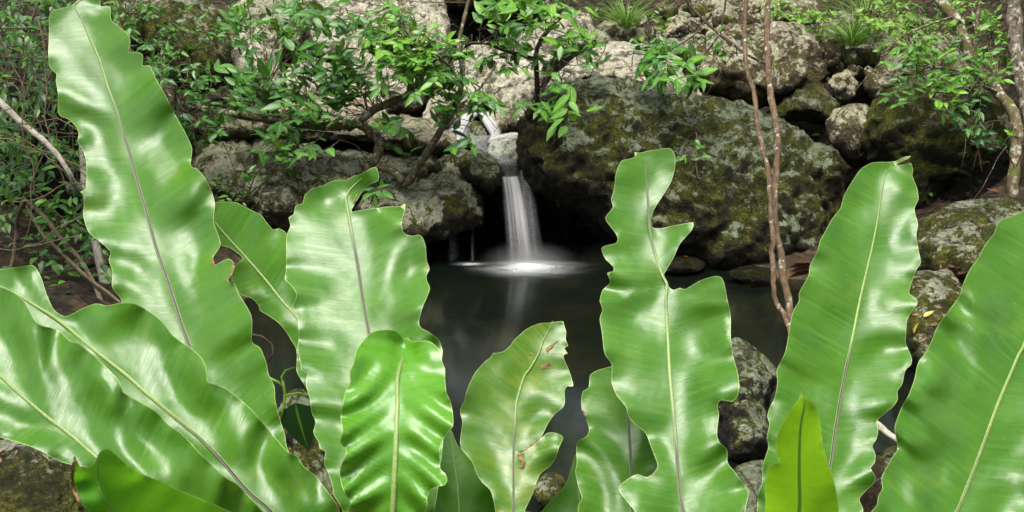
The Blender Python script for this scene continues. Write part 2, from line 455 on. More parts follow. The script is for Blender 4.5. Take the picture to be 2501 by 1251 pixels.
def silk_mat(name, a0, a1, sx=26, bright=.85, soft=.12, endfade=.0, grow=0.0):
    """long-exposure water: silky streaks along the flow (UV y), fading at the sides (UV x)"""
    t = NT(name); u = t.uv(); x = t.sep(u)
    st = t.noise(t.mapping(u, (sx, .45, 1)), 1.0, 3, .5)
    st2 = t.noise(t.mapping(u, (sx*.33, .35, 1)), 1.0, 3, .5)
    s = t.math('ADD', t.math('MULTIPLY', st, .5), t.math('MULTIPLY', st2, .5))
    al = t.ramp(s, .36, .62, a0, a1)
    side = t.math('MULTIPLY', t.ramp(x['X'], 0, soft), t.ramp(x['X'], 1, 1-soft*2.2))
    al = t.math('MULTIPLY', al, side)
    if endfade: al = t.math('MULTIPLY', al, t.ramp(x['Y'], 1.0, 1-endfade, .30, 1))
    if grow: al = t.math('MULTIPLY', al, t.ramp(x['Y'], 0, grow))
    df = t.bsdf((bright, bright*1.0, bright*1.02), .6, None, .3)
    tl = t.n('ShaderNodeBsdfTranslucent'); tl.inputs['Color'].default_value = (bright, bright, bright, 1)
    w = t.mixs(.35, df, tl.outputs[0])
    tr = t.n('ShaderNodeBsdfTransparent')
    return t.finish(t.mixs(al, tr.outputs[0], w))
M['fall'] = silk_mat('silky_fall', .16, .78, 8, endfade=.6, soft=.2)
M['fallveil'] = silk_mat('silky_veil', .06, .50, 6, soft=.4, endfade=.5)
M['trickle'] = silk_mat('thin_trickle', .05, .32, 4, soft=.3)
M['stream'] = silk_mat('silky_stream', .38, .92, 5, soft=.22, grow=.15)
M['streampool'] = silk_mat('grey_stream_water', .22, .5, 4, bright=.60, soft=.18)

def foam_mat():
    t = NT('soft_foam'); u = t.uv(); x = t.sep(u)
    r = t.math('SQRT', t.math('ADD', t.math('MULTIPLY', x['X'], x['X']), t.math('MULTIPLY', x['Y'], x['Y'])))
    n = t.noise(t.mapping(u, (1.4, 3, 1)), 1.6, 4, .5)
    r = t.math('ADD', r, t.math('MULTIPLY', t.math('SUBTRACT', n, .5), .5))
    al = t.ramp(r, .0, .9, 1, 0, False)
    al = t.math('MULTIPLY', t.math('POWER', al, 2.8), .72)
    df = t.bsdf((.9, .92, .93), .7, None, .2)
    tr = t.n('ShaderNodeBsdfTransparent')
    return t.finish(t.mixs(al, tr.outputs[0], df))
M['foam'] = foam_mat()
def mist_mat():
    t = NT('fall_mist'); tc = t.n('ShaderNodeTexCoord'); o = tc.outputs['Object']
    ln = t.n('ShaderNodeVectorMath', operation='LENGTH'); t.l(t.mapping(o, (1/.36, 1/.24, 1/.15)), ln.inputs[0])
    d = t.math('MULTIPLY', t.math('POWER', t.ramp(ln.outputs['Value'], 0, 1, 1, 0, False), 2.0), 3.0)
    v = t.n('ShaderNodeVolumePrincipled'); v.inputs['Color'].default_value = (.95, .97, .98, 1); t.l(d, v.inputs['Density'])
    t.l(v.outputs[0], t.out.inputs['Volume']); return t.m
M['mist'] = mist_mat()

_fm = M['foam']
# ------------------------------------------------------------------ bird's nest ferns
CORE_A = (880, 1560); CORE_B = (1850, 1680); CORE_D = 1.72
fernA = root('birds_nest_fern', P(CORE_A[0], CORE_A[1]+60, CORE_D), 'large glossy strap-frond fern at the left and centre, in front of the waterfall pool', 'fern', 'ferns in the foreground')
fernB = root('birds_nest_fern', P(CORE_B[0], CORE_B[1]+60, CORE_D), 'large glossy fern at the right with one lime young frond, below the twin trunks', 'fern', 'ferns in the foreground')

def frond(par, core, left, right, mid, D, mat, cam=.18, amp=.010, lam=105, roll=0.0, ribw=(11, 4), dark=(.25, .7), seed=0,
          label=None, pw=2.0, low=.012, slant=.35, name='frond', sp=11, ribmat='rib', scars_folds=(), rib_over=1.0, side=(1, 1), curl=None, rough_edges=1.2, core_w=26, wave=.007):
    """left/right/mid run from tip to base in photo pixels; D = axial distance at (tip, ..., core)"""
    left = [tuple(p) for p in left]; right = [tuple(p) for p in right]; mid = [tuple(p) for p in mid]
    cx, cy = core
    bx, by = mid[-1]
    dv = np.array([cx-bx, cy-by], float); dv /= np.linalg.norm(dv)+1e-9; nv = np.array([-dv[1], dv[0]])
    c1 = np.array(core)+nv*core_w; c2 = np.array(core)-nv*core_w
    lb = np.array(left[-1])
    if np.linalg.norm(lb-c1) > np.linalg.norm(lb-c2): c1, c2 = c2, c1
    poly = np.array(left+[tuple(c1), tuple(c2)]+right[::-1], float)
    ol = catmull(poly, 7, True)
    # small natural irregularity of the margin
    if rough_edges:
        j = np.array([[mn.noise(Vector((p[0]*.02, p[1]*.02, seed))), mn.noise(Vector((p[0]*.02, p[1]*.02, seed+9)))] for p in ol])
        ol = ol+j*rough_edges
    V, F = fill(ol, sp, 5)
    midl = catmull(np.array(mid+[core], float), 10)
    cum = np.concatenate([[0], np.cumsum(np.linalg.norm(np.diff(midl, axis=0), axis=1))]); L = cum[-1]
    Ds = np.asarray(D, float); us = np.linspace(0, 1, len(Ds))
    # smooth depth profile along the frond
    uu = np.linspace(0, 1, 200); dd = np.interp(uu, us, Ds)
    k = np.ones(41)/41; dd = np.convolve(np.pad(dd, 20, mode='reflect', reflect_type='odd'), k, 'valid')

    def field(Q):
        de, _, _ = seg_dist(Q, ol, True)
        dm, bi, bt = seg_dist(Q, midl, False)
        a = cum[bi]+bt*(cum[np.minimum(bi+1, len(cum)-1)]-cum[bi])
        A = midl[bi]; B = midl[np.minimum(bi+1, len(midl)-1)]
        cr = (B-A)[:, 0]*(Q-A)[:, 1]-(B-A)[:, 1]*(Q-A)[:, 0]
        sg = np.where(cr >= 0, 1.0, -1.0)
        hw = dm+de+4
        return a, dm, sg, de, hw

    def depth(Q, a, dm, sg, de, hw):
        u = a/L
        d = np.interp(u, uu, dd)
        s = (dm/hw).clip(0, 1)
        m = d/FPX
        hwm = np.minimum(hw, 220)*m
        out = d - cam*hwm*s**1.7
        ph = np.where(sg > 0, 0.0, 2.1)+seed*1.7
        n1 = np.array([mn.noise(Vector((q[0]/170, q[1]/170, seed*3.1+g))) for q, g in zip(Q, sg)])
        n2 = np.array([mn.noise(Vector((q[0]/75, q[1]/75, seed*5.3+g*2))) for q, g in zip(Q, sg)])
        av = a - slant*dm*-1.0
        sa = np.where(sg > 0, side[0], side[1])
        w = np.sin(2*math.pi*av/lam+ph+2.6*n1)
        w2 = np.sin(2*math.pi*av/(lam*.47)+ph*2.3+3.0*n2)
        fade = np.clip(u*6, .25, 1)*np.clip((1-u)*5, 0, 1)
        out += .85*sa*amp*fade*(s**pw)*(w*1.0+.35*w2*s)+wave*fade*np.minimum(1, s*2.2)*np.sin(2*math.pi*(av+.8*dm)/(lam*2.3)+ph*1.7+3.2*n1)
        out += low*n1*fade*np.minimum(1, s*1.6)+low*.30*n2*fade*np.minimum(1, s*2)
        out += roll*sg*dm*m
        if curl is not None:
            for (px, py, r, h) in curl:
                q = ((Q[:, 0]-px)**2+(Q[:, 1]-py)**2)/r**2
                out += .6*h*np.exp(-q)
        return out

    a, dm, sg, de, hw = field(V)
    Dv = depth(V, a, dm, sg, de, hw)
    Dv = relax(F, len(V), Dv, 3)
    W = PV(V, Dv)
    md = Dv/FPX*10
    uv = np.stack([(L-a)*np.mean(md), sg*dm*md], 1)
    uv2 = np.stack([de*md, dm/hw], 1)
    ob = mesh_obj(name, W, F, M[mat], par, P(core[0], core[1], Ds[-1]), True, uv, uv2)
    if label: ob['label'] = label
    # midrib: a low half-round keel riding on the blade
    ml = midl[(cum < L*.985)]
    if rib_over < 1: ml = ml[int(len(ml)*(1-rib_over)):]
    fa, fdm, fsg, fde, fhw = field(ml)
    Dm = depth(ml, fa, fdm*0, fsg, fde, fhw)
    u = fa/L
    R = []; C = []; Fr = []; nk = 9
    tang = np.gradient(ml, axis=0); tang /= np.linalg.norm(tang, axis=1)[:, None]; nrm = np.stack([-tang[:, 1], tang[:, 0]], 1)
    pale = np.array((.21, .29, .085)); dk = np.array((.040, .031, .036)); grn = np.array((.14, .26, .05))
    for i in range(len(ml)):
        w = .88*(ribw[1]+(ribw[0]-ribw[1])*min(1, u[i]*1.5))*min(1, .35+u[i]*9)
        f = float(np.interp(u[i], [q_[0] for q_ in dark], [q_[1] for q_ in dark])) if isinstance(dark[0], tuple) else min(1, max(0, (u[i]-dark[0])/(dark[1]-dark[0]+1e-6)))
        f = max(0, min(1, f+.25*f*(1-f)*4*mn.noise(Vector((ml[i][0]*.03, ml[i][1]*.03, seed)))))
        for k in range(nk):
            s = -1+2*k/(nk-1)
            q = ml[i]+nrm[i]*s*w*.5
            hh = math.sqrt(max(0, 1-s*s))*w*.5*Dm[i]/FPX
            groove = .45*math.exp(-(s/.35)**2)*f
            R.append(P(q[0], q[1], Dm[i]-.0016-hh*(.75-groove)))
            inner = f*min(1, max(0, (0.80-abs(s))/.25))
            bc = pale*(1-.45*(1-min(1, u[i]*3)))+grn*.25
            C.append(bc*(1-inner)+dk*inner)
    for i in range(len(ml)-1):
        for k in range(nk-1):
            b = i*nk+k
            Fr.append((b, b+1, b+nk+1, b+nk))
    rb = mesh_obj('midrib', R, Fr, M[ribmat], ob, P(core[0], core[1], Ds[-1]), True, col=C)
    for poly_s in scars_folds:
        o2 = catmull(np.array(poly_s, float), 4, True)
        o2 = o2+np.array([[mn.noise(Vector((p[0]*.15, p[1]*.15, 1))), mn.noise(Vector((p[0]*.15, p[1]*.15, 7)))] for p in o2])*3
        v2, f2 = fill(o2, 5, 2)
        g = field(v2); z = depth(v2, *g)
        ins = inside(v2, ol)
        mesh_obj('brown_patch', PV(v2, z-.0022), f2, M['scar_fold'], ob, P(core[0], core[1], Ds[-1]), True)
    return ob

A, B = fernA, fernB
# --- tall frond at the left
frond(A, CORE_A,
  [(215,-14),(190,2),(173,14),(129,26),(121,39),(119,101),(120,161),(138,181),(137,198),(141,228),(144,279),(168,292),(183,306),(192,326),(189,346),(201,363),(210,390),(212,430),(208,462),(195,468),(206,479),(204,524),(215,565),(242,588),(269,615),(265,635),(275,665),(274,702),(294,729),(310,780),(360,880),(420,980),(500,1100),(590,1230),(660,1340)],
  [(243,-8),(246,16),(268,17),(270,37),(274,52),(289,64),(312,84),(318,101),(315,127),(336,126),(349,134),(348,160),(364,159),(371,171),(386,202),(405,235),(420,265),(437,296),(457,333),(469,363),(466,405),(482,413),(500,434),(516,467),(524,497),(522,541),(539,595),(519,632),(521,648),(537,641),(559,632),(571,642),(568,665),(557,679),(560,690),(571,689),(584,719),(605,753),(616,780),(616,835),(636,850),(650,884),(656,914),(670,944),(673,981),(682,1018),(695,1059),(700,1090),(725,1150),(755,1220),(800,1340)],
  [(206,-6),(181,15),(198,44),(215,84),(242,144),(265,218),(286,272),(299,319),(316,373),(339,457),(359,524),(380,602),(400,659),(420,719),(440,783),(453,820),(490,920),(560,1080),(650,1240),(730,1340)],
  [2.36, 2.25, 2.09, 1.92, 1.78, 1.70], 'fern', cam=.22, amp=.014, lam=118, seed=1, ribw=(14, 6), dark=(.14, .22), low=.022, slant=.5,
  label='tallest frond, leaning left with a torn right margin',
  curl=[(300,95,40,-.03),(250,60,45,.02),(400,330,60,.035),(330,250,50,-.02),(430,480,70,-.03),(480,560,60,.03),(260,520,60,.03),(300,640,50,-.02)],
  scars_folds=[[(519,630),(524,640),(523,652),(517,646)],[(569,642),(573,655),(568,668),(559,682),(556,679),(565,664)],[(560,690),(570,688),(571,692),(561,694)]])
# --- frond behind it
frond(A, CORE_A,
  [(524,496),(516,520),(524,560),(539,598),(558,603),(584,622),(592,634),(571,652),(566,690),(578,706),(588,721),(615,729),(632,746),(635,759),(658,773),(682,790),(702,816),(710,830),(722,850),(725,880),(724,907),(737,931),(746,945),(780,1010),(820,1110),(850,1250),(860,1340)],
  [(551,493),(578,495),(601,507),(621,518),(638,526),(652,544),(667,561),(679,558),(692,563),(702,573),(725,610),(745,680),(760,760),(775,850),(800,950),(850,1080),(890,1220),(905,1340)],
  [(505,515),(526,544),(554,578),(588,615),(621,652),(655,692),(689,736),(722,773),(760,830),(800,920),(845,1080),(870,1220),(880,1340)],
  [2.36, 2.22, 2.08, 1.95, 1.82], 'fern', cam=.10, amp=.012, lam=80, seed=2, ribw=(9, 6), dark=(.9, 1.3), low=.012, label='short frond half hidden behind the tallest one')
# --- second frond at the left, pointing up and left
frond(A, CORE_A,
  [(-150,640),(-80,648),(0,657),(44,652),(79,648),(92,662),(104,689),(118,729),(134,759),(158,773),(178,766),(202,753),(235,742),(262,746),(292,740),(326,741),(356,756),(380,773),(403,793),(422,818),(439,832),(464,849),(488,870),(503,897),(508,931),(525,939),(552,949),(586,975),(616,1002),(640,1032),(673,1069),(703,1103),(727,1116),(744,1140),(774,1167),(798,1197),(821,1231),(836,1265),(880,1350)],
  [(-150,690),(-60,720),(20,770),(80,840),(150,930),(240,1000),(330,1070),(420,1140),(520,1230),(620,1310),(720,1390)],
  [(-140,655),(-60,672),(0,702),(44,722),(84,746),(128,773),(168,803),(199,830),(229,855),(269,886),(313,921),(353,958),(394,992),(438,1029),(478,1062),(515,1096),(549,1133),(579,1170),(616,1210),(663,1251),(745,1370)],
  [1.90, 1.84, 1.76, 1.68, 1.63, 1.66], 'fern', cam=.24, amp=.014, lam=135, seed=3, ribw=(12, 9), dark=(.42, .60), low=.022, slant=.6, roll=-.48, wave=.011,
  label='broad frond leaning far left below the tallest one',
  curl=[(240,760,40,-.02),(470,900,45,-.02),(560,1000,50,.02),(700,1130,50,-.02)])
# --- third frond at the left, in front
frond(A, CORE_A,
  [(-180,690),(-90,688),(0,700),(35,715),(60,737),(72,759),(87,784),(104,796),(128,801),(148,811),(170,832),(192,838),(209,852),(229,867),(249,886),(266,904),(286,924),(298,947),(300,958),(323,971),(353,988),(377,1002),(397,1022),(414,1039),(438,1054),(461,1076),(481,1099),(505,1123),(528,1143),(552,1168),(579,1183),(606,1210),(640,1247),(700,1310),(760,1390)],
  [(-200,960),(-120,1010),(-60,1045),(0,1068),(27,1076),(67,1089),(104,1103),(131,1119),(155,1130),(188,1138),(225,1146),(290,1200),(380,1290),(480,1370),(600,1450)],
  [(-190,800),(-80,862),(0,919),(34,951),(77,988),(118,1022),(158,1052),(199,1086),(236,1119),(320,1190),(430,1280),(560,1380),(680,1450)],
  [1.62, 1.56, 1.50, 1.48, 1.52, 1.62], 'fern', cam=.22, amp=.012, lam=120, seed=4, ribw=(11, 10), dark=(1.2, 1.6), low=.020, slant=.5, roll=-.42, wave=.010, label='lowest broad frond reaching out of the picture at the left')
# --- underside of a folded frond at the lower left
frond(A, (760, 1520),
  [(259,1094),(243,1104),(236,1118),(229,1133),(214,1142),(196,1140),(186,1122),(180,1128),(176,1150),(178,1185),(190,1220),(212,1245),(240,1290),(330,1360),(460,1430),(600,1500)],
  [(272,1100),(286,1113),(313,1136),(353,1160),(404,1180),(454,1204),(505,1225),(545,1242),(580,1258),(650,1310),(740,1400)],
  [(250,1100),(238,1145),(250,1210),(320,1290),(440,1370),(580,1440)],
  [1.04, 1.08, 1.18, 1.30, 1.48], 'fern_dull', cam=-.30, amp=.004, lam=160, seed=5, ribw=(4, 3), dark=(2, 3), low=.010, label='folded frond showing its matt underside and a brown edge',
  curl=[(205,1180,28,.05)], scars_folds=[[(181,1115),(187,1122),(182,1150),(181,1178),(190,1208),(202,1238),(196,1236),(180,1205),(174,1175),(174,1145)]])
# --- tall centre frond with a curled tip
frond(A, CORE_A,
  [(846,440),(824,440),(806,444),(786,455),(759,462),(744,477),(739,497),(722,504),(717,524),(705,531),(709,552),(700,578),(699,635),(699,662),(696,682),(712,699),(724,722),(715,751),(727,773),(729,830),(727,854),(734,887),(737,904),(751,914),(747,938),(757,975),(761,1008),(772,1032),(766,1056),(778,1079),(781,1096),(794,1103),(791,1133),(801,1153),(811,1183),(815,1210),(831,1234),(840,1260),(858,1350)],
  [(862,430),(884,424),(900,414),(918,408),(925,424),(924,441),(904,450),(886,468),(868,496),(858,517),(887,512),(924,508),(947,505),(978,504),(989,497),(989,514),(983,538),(981,555),(988,570),(1008,576),(1021,573),(1031,581),(1040,605),(1043,638),(1049,657),(1042,672),(1042,685),(1050,704),(1042,726),(1031,753),(1023,786),(1028,800),(1042,808),(1058,818),(1072,830),(1081,857),(1079,880),(1088,960),(1080,1100),(1060,1250),(1020,1350)],
  [(884,436),(858,460),(845,485),(850,518),(860,575),(870,628),(877,669),(884,719),(894,776),(902,820),(915,900),(930,1080),(940,1251),(935,1350)],
  [2.24, 2.11, 1.98, 1.87, 1.78, 1.74], 'fern', cam=.20, amp=.012, lam=100, seed=6, ribw=(13, 8), dark=(.08, .18), low=.016, label='tall centre frond with a curled, nibbled tip',
  curl=[(905,430,26,-.05),(880,470,22,.02),(790,480,40,.03),(960,540,40,-.03),(1010,640,40,.025),(1015,760,35,-.035),(980,690,40,.02)],
  scars_folds=[[(866,480),(872,474),(868,488),(862,498)]])
# --- short crinkled frond in front
frond(A, CORE_A,
  [(972,812),(951,805),(917,808),(899,818),(880,840),(867,864),(864,887),(853,911),(855,931),(843,961),(838,980),(832,1018),(836,1050),(831,1080),(846,1099),(838,1123),(830,1150),(833,1183),(843,1207),(856,1230),(852,1251),(870,1350)],
  [(986,828),(996,826),(1008,835),(1042,832),(1059,840),(1076,860),(1079,880),(1087,901),(1087,924),(1091,958),(1101,981),(1106,1012),(1106,1042),(1089,1062),(1076,1089),(1074,1123),(1076,1146),(1089,1160),(1092,1177),(1086,1185),(1055,1194),(1044,1214),(1044,1234),(1037,1251),(1000,1350)],
  [(986,836),(988,852),(986,867),(978,891),(971,924),(970,998),(966,1099),(963,1167),(959,1251),(950,1350)],
  [1.70, 1.60, 1.56, 1.56, 1.60, 1.66], 'fern_bright', cam=.34, amp=.017, lam=72, seed=7, ribw=(19, 9), dark=(2, 3), low=.010, pw=.9, slant=-.75, label='short bright crinkled frond with a thick pale midrib',
  scars_folds=[[(984,846),(990,850),(996,858),(994,868),(988,874),(981,868),(983,856)]], curl=[(985,850,35,.06),(950,870,40,-.025),(1030,870,40,-.02)])  # tip patch paints the dark inside of the curled notch in brown
# --- spotted frond in the middle
frond(A, CORE_A,
  [(1337,789),(1317,790),(1287,803),(1267,820),(1254,832),(1247,843),(1230,858),(1214,862),(1205,862),(1197,874),(1187,880),(1163,907),(1150,931),(1140,955),(1135,978),(1124,1003),(1129,1032),(1123,1072),(1126,1096),(1143,1116),(1156,1133),(1163,1156),(1177,1177),(1197,1197),(1205,1220),(1210,1251),(1215,1340)],
  [(1364,785),(1376,785),(1378,796),(1383,810),(1382,830),(1388,845),(1378,852),(1387,864),(1376,868),(1379,880),(1387,897),(1395,921),(1400,944),(1386,943),(1379,955),(1380,981),(1375,995),(1355,1012),(1338,1035),(1318,1073),(1290,1092),(1266,1109),(1276,1106),(1300,1090),(1322,1070),(1337,1057),(1358,1058),(1375,1069),(1365,1093),(1357,1119),(1342,1140),(1321,1156),(1311,1177),(1303,1200),(1294,1220),(1281,1251),(1262,1340)],
  [(1350,784),(1340,805),(1328,830),(1315,864),(1294,901),(1281,918),(1269,955),(1261,985),(1257,1049),(1254,1116),(1253,1251),(1238,1340)],
  [2.12, 2.03, 1.94, 1.85, 1.78, 1.74], 'fern_yellow', cam=.18, amp=.009, lam=70, seed=8, ribw=(9, 5), dark=(.22, .30), low=.012, label='spotted yellowing frond torn on its right side',
  curl=[(1350,1085,30,-.03),(1330,1010,40,.02)],
  scars_folds=[[(1318,1070),(1322,1072),(1300,1094),(1280,1108),(1276,1118),(1283,1128),(1277,1142),(1268,1140),(1274,1128),(1264,1118),(1266,1106),(1292,1090)],[(1322,892),(1335,889),(1346,892),(1340,900),(1326,904)],[(1334,852),(1352,838),(1366,832),(1350,846),(1338,860)],[(1293,862),(1301,861),(1300,866)]])
# --- dark fronds low down behind
frond(A, CORE_A,
  [(1096,1052),(1078,1080),(1062,1130),(1055,1200),(1050,1260),(1040,1340)],
  [(1103,1052),(1120,1090),(1150,1110),(1185,1160),(1215,1220),(1222,1290),(1190,1370)],
  [(1100,1050),(1108,1120),(1118,1200),(1120,1280),(1090,1380)],
  [2.16, 2.05, 1.93, 1.80], 'fern_dull', cam=.1, amp=.008, lam=90, seed=9, ribw=(5, 3), dark=(2, 3), label='dark frond low down behind the crinkled one')
frond(B, CORE_B,
  [(1405,1110),(1392,1153),(1382,1183),(1358,1210),(1338,1230),(1310,1280),(1350,1360),(1500,1480)],
  [(1420,1110),(1450,1150),(1480,1220),(1520,1290),(1600,1400),(1680,1480)],
  [(1412,1106),(1412,1170),(1420,1240),(1490,1360),(1620,1480)],
  [2.22, 2.12, 2.00, 1.88], 'fern_dull', cam=.1, amp=.008, lam=90, seed=10, ribw=(5, 3), dark=(2, 3), label='dark frond low down behind the pale rear one')
# --- right fern: frond behind the notched one
frond(B, CORE_B,
  [(1512,882),(1495,894),(1466,902),(1442,916),(1437,948),(1424,955),(1419,975),(1421,1002),(1432,1025),(1439,1049),(1432,1066),(1409,1082),(1409,1133),(1405,1153),(1412,1187),(1421,1217),(1412,1234),(1412,1255),(1440,1340),(1560,1450)],
  [(1530,884),(1560,920),(1590,980),(1600,1040),(1604,1110),(1607,1136),(1594,1157),(1582,1170),(1590,1230),(1620,1330),(1680,1430)],
  [(1520,880),(1526,950),(1533,1015),(1538,1082),(1542,1167),(1545,1251),(1580,1340),(1640,1440)],
  [2.12, 2.02, 1.94, 1.88, 1.84], 'fern', cam=.12, amp=.008, lam=85, seed=11, ribw=(11, 7), dark=(.02, .08), low=.010, label='pale frond partly behind the notched one',
  scars_folds=[[(1419,1000),(1428,1006),(1434,1018),(1430,1018),(1422,1008)]])
# --- notched tall frond
frond(B, CORE_B,
  [(1562,373),(1549,371),(1551,382),(1538,388),(1518,393),(1505,420),(1500,460),(1492,487),(1497,507),(1478,533),(1492,555),(1508,578),(1506,593),(1478,601),(1469,608),(1478,632),(1498,652),(1497,663),(1482,667),(1490,689),(1471,709),(1464,736),(1471,756),(1465,780),(1470,813),(1476,864),(1494,891),(1493,931),(1506,965),(1527,992),(1535,1018),(1554,1039),(1577,1059),(1591,1093),(1600,1118),(1606,1140),(1594,1158),(1578,1166),(1556,1159),(1533,1170),(1514,1186),(1512,1198),(1527,1220),(1553,1251),(1620,1330),(1700,1420)],
  [(1579,369),(1613,364),(1636,363),(1646,373),(1650,390),(1648,413),(1639,444),(1619,477),(1602,504),(1592,528),(1591,554),(1613,558),(1646,551),(1680,544),(1694,544),(1690,561),(1660,597),(1646,628),(1626,662),(1621,672),(1630,690),(1634,702),(1646,709),(1660,703),(1673,706),(1710,686),(1744,675),(1761,677),(1769,693),(1776,729),(1784,770),(1785,830),(1791,870),(1800,904),(1805,934),(1803,965),(1788,981),(1760,978),(1753,992),(1756,1012),(1751,1062),(1758,1082),(1776,1099),(1777,1130),(1795,1153),(1815,1180),(1828,1204),(1822,1234),(1819,1255),(1820,1330),(1830,1420)],
  [(1576,376),(1577,400),(1579,440),(1583,501),(1586,551),(1592,588),(1605,635),(1618,673),(1629,696),(1626,729),(1628,770),(1631,820),(1636,914),(1644,998),(1651,1083),(1658,1167),(1670,1251),(1720,1350),(1780,1430)],
  [2.09, 2.00, 1.89, 1.78, 1.69, 1.68], 'fern', cam=.24, amp=.012, lam=120, seed=12, ribw=(12, 6), dark=((0, .8), (.16, .75), (.2, .1), (.26, .05), (.28, .6), (.30, .05), (.44, .1), (.55, .9), (1, 1)), low=.018, label='tall notched frond with ragged lobes',
  curl=[(1690,545,40,-.03),(1630,430,50,.02),(1530,420,40,-.02),(1740,700,50,-.035),(1700,820,60,.03),(1530,780,45,.02),(1560,700,40,-.02),(1750,950,50,-.03),(1790,1060,45,.03),(1560,1180,40,-.02)])
# --- tall frond at the right
frond(B, CORE_B,
  [(2225,381),(2205,384),(2188,393),(2168,396),(2131,397),(2107,410),(2097,420),(2077,450),(2060,481),(2053,508),(2033,535),(2016,565),(2003,588),(1996,615),(1979,649),(1976,672),(1963,696),(1951,716),(1951,736),(1939,756),(1931,783),(1926,817),(1919,857),(1906,884),(1897,907),(1899,934),(1892,971),(1879,998),(1874,1018),(1879,1035),(1874,1066),(1877,1093),(1869,1116),(1862,1150),(1862,1177),(1852,1207),(1848,1251),(1840,1340),(1830,1440)],
  [(2218,388),(2196,398),(2188,404),(2211,402),(2225,398),(2230,417),(2228,430),(2240,461),(2243,487),(2233,508),(2235,524),(2242,548),(2238,575),(2243,609),(2249,642),(2238,659),(2228,686),(2220,716),(2238,730),(2240,743),(2228,760),(2215,783),(2213,817),(2212,837),(2219,857),(2227,877),(2225,891),(2212,904),(2204,938),(2192,955),(2192,975),(2182,992),(2158,1012),(2141,1029),(2145,1049),(2141,1072),(2131,1089),(2138,1109),(2136,1130),(2126,1143),(2138,1163),(2135,1180),(2114,1200),(2099,1220),(2108,1251),(2070,1340),(1990,1440)],
  [(2186,400),(2176,410),(2164,424),(2154,467),(2144,535),(2131,602),(2117,662),(2100,736),(2084,817),(2067,897),(2054,965),(2040,1049),(2029,1133),(2010,1230),(1975,1340),(1920,1450)],
  [2.33, 2.21, 2.08, 1.95, 1.84, 1.74], 'fern', cam=.22, amp=.011, lam=90, seed=13, ribw=(11, 5), dark=(.33, .38), low=.018, label='tall frond with a fine curled tip at the right',
  curl=[(2215,385,20,-.03),(2080,520,50,.025),(2200,450,40,-.025),(2190,600,50,.03),(2010,680,45,-.025),(2180,720,45,-.025),(2180,880,45,.02)])
# --- frond at the right edge
frond(B, CORE_B,
  [(2575,430),(2530,470),(2501,512),(2470,528),(2451,533),(2437,545),(2427,571),(2406,598),(2390,629),(2370,656),(2359,679),(2349,703),(2343,723),(2319,756),(2312,767),(2299,783),(2285,807),(2276,830),(2262,860),(2246,880),(2239,897),(2232,931),(2219,965),(2205,988),(2192,1022),(2185,1049),(2192,1096),(2178,1119),(2165,1143),(2153,1167),(2155,1194),(2145,1210),(2141,1234),(2128,1251),(2090,1340),(2010,1450)],
  [(2600,440),(2650,520),(2690,640),(2700,780),(2670,900),(2630,1020),(2600,1120),(2540,1251),(2440,1360),(2280,1480)],
  [(2588,434),(2575,560),(2545,700),(2501,843),(2488,867),(2468,914),(2441,978),(2411,1059),(2384,1133),(2360,1194),(2336,1251),(2270,1360),(2140,1480)],
  [2.05, 1.92, 1.79, 1.67, 1.62, 1.70], 'fern', cam=.22, amp=.012, lam=100, seed=14, ribw=(11, 7), dark=((.30, 0), (.5, .45), (.8, .6), (1, .9)), low=.018, label='broad frond running out of the picture at the right',
  curl=[(2300,830,50,.03),(2270,930,45,-.03),(2400,720,60,-.03),(2240,1080,45,-.03),(2300,1120,60,.02)])
# --- lime young frond
frond(B, CORE_B,
  [(1955,948),(1953,971),(1943,985),(1926,1008),(1912,1032),(1902,1056),(1894,1079),(1895,1098),(1902,1119),(1901,1130),(1879,1136),(1872,1160),(1869,1200),(1869,1251),(1862,1340),(1850,1440)],
  [(1957,950),(1960,957),(1966,971),(1983,985),(1995,998),(2003,1032),(2010,1082),(2020,1126),(2032,1153),(2040,1187),(2045,1217),(2047,1251),(2020,1340),(1950,1440)],
  [(1956,950),(1965,985),(1957,1032),(1953,1082),(1952,1160),(1952,1251),(1930,1340),(1895,1440)],
  [1.16, 1.26, 1.38, 1.50, 1.64], 'fern_lime', cam=-.35, amp=.003, lam=140, seed=15, ribw=(14, 5), dark=(2, 3), low=.006, ribmat='rib_lime', label='young lime green frond with a yellow pointed tip, seen from its underside')

# crowns of the two rosettes, below the picture
for par, core in ((fernA, CORE_A), (fernB, CORE_B)):
    a = Acc(); c0 = P(core[0], core[1], CORE_D+.03)
    for i in range(260):
        th = random.uniform(0, 2*math.pi); r = random.uniform(0, .09)
        b = c0+np.array([math.cos(th)*r, math.sin(th)*r, -.20+random.uniform(0, .17)])
        d = np.array([math.cos(th)*random.uniform(.2, 1), math.sin(th)*random.uniform(.2, 1), random.uniform(-.4, .9)])
        a.leaf(b, d, (0, 0, 1), random.uniform(.05, .12), .008, .5, random.random(), n=3)
    v, f, u = tube([c0+np.array((0, 0, -.45)), c0+np.array((.01, 0, -.3)), c0+np.array((0, 0, -.12)), c0+np.array((0, 0, -.02))], [.09, .12, .11, .05], 12, .5, True, 18)
    a.add(v, f, (.2, .5, .5), u)
    a.obj('root_crown', M['litter'], par)
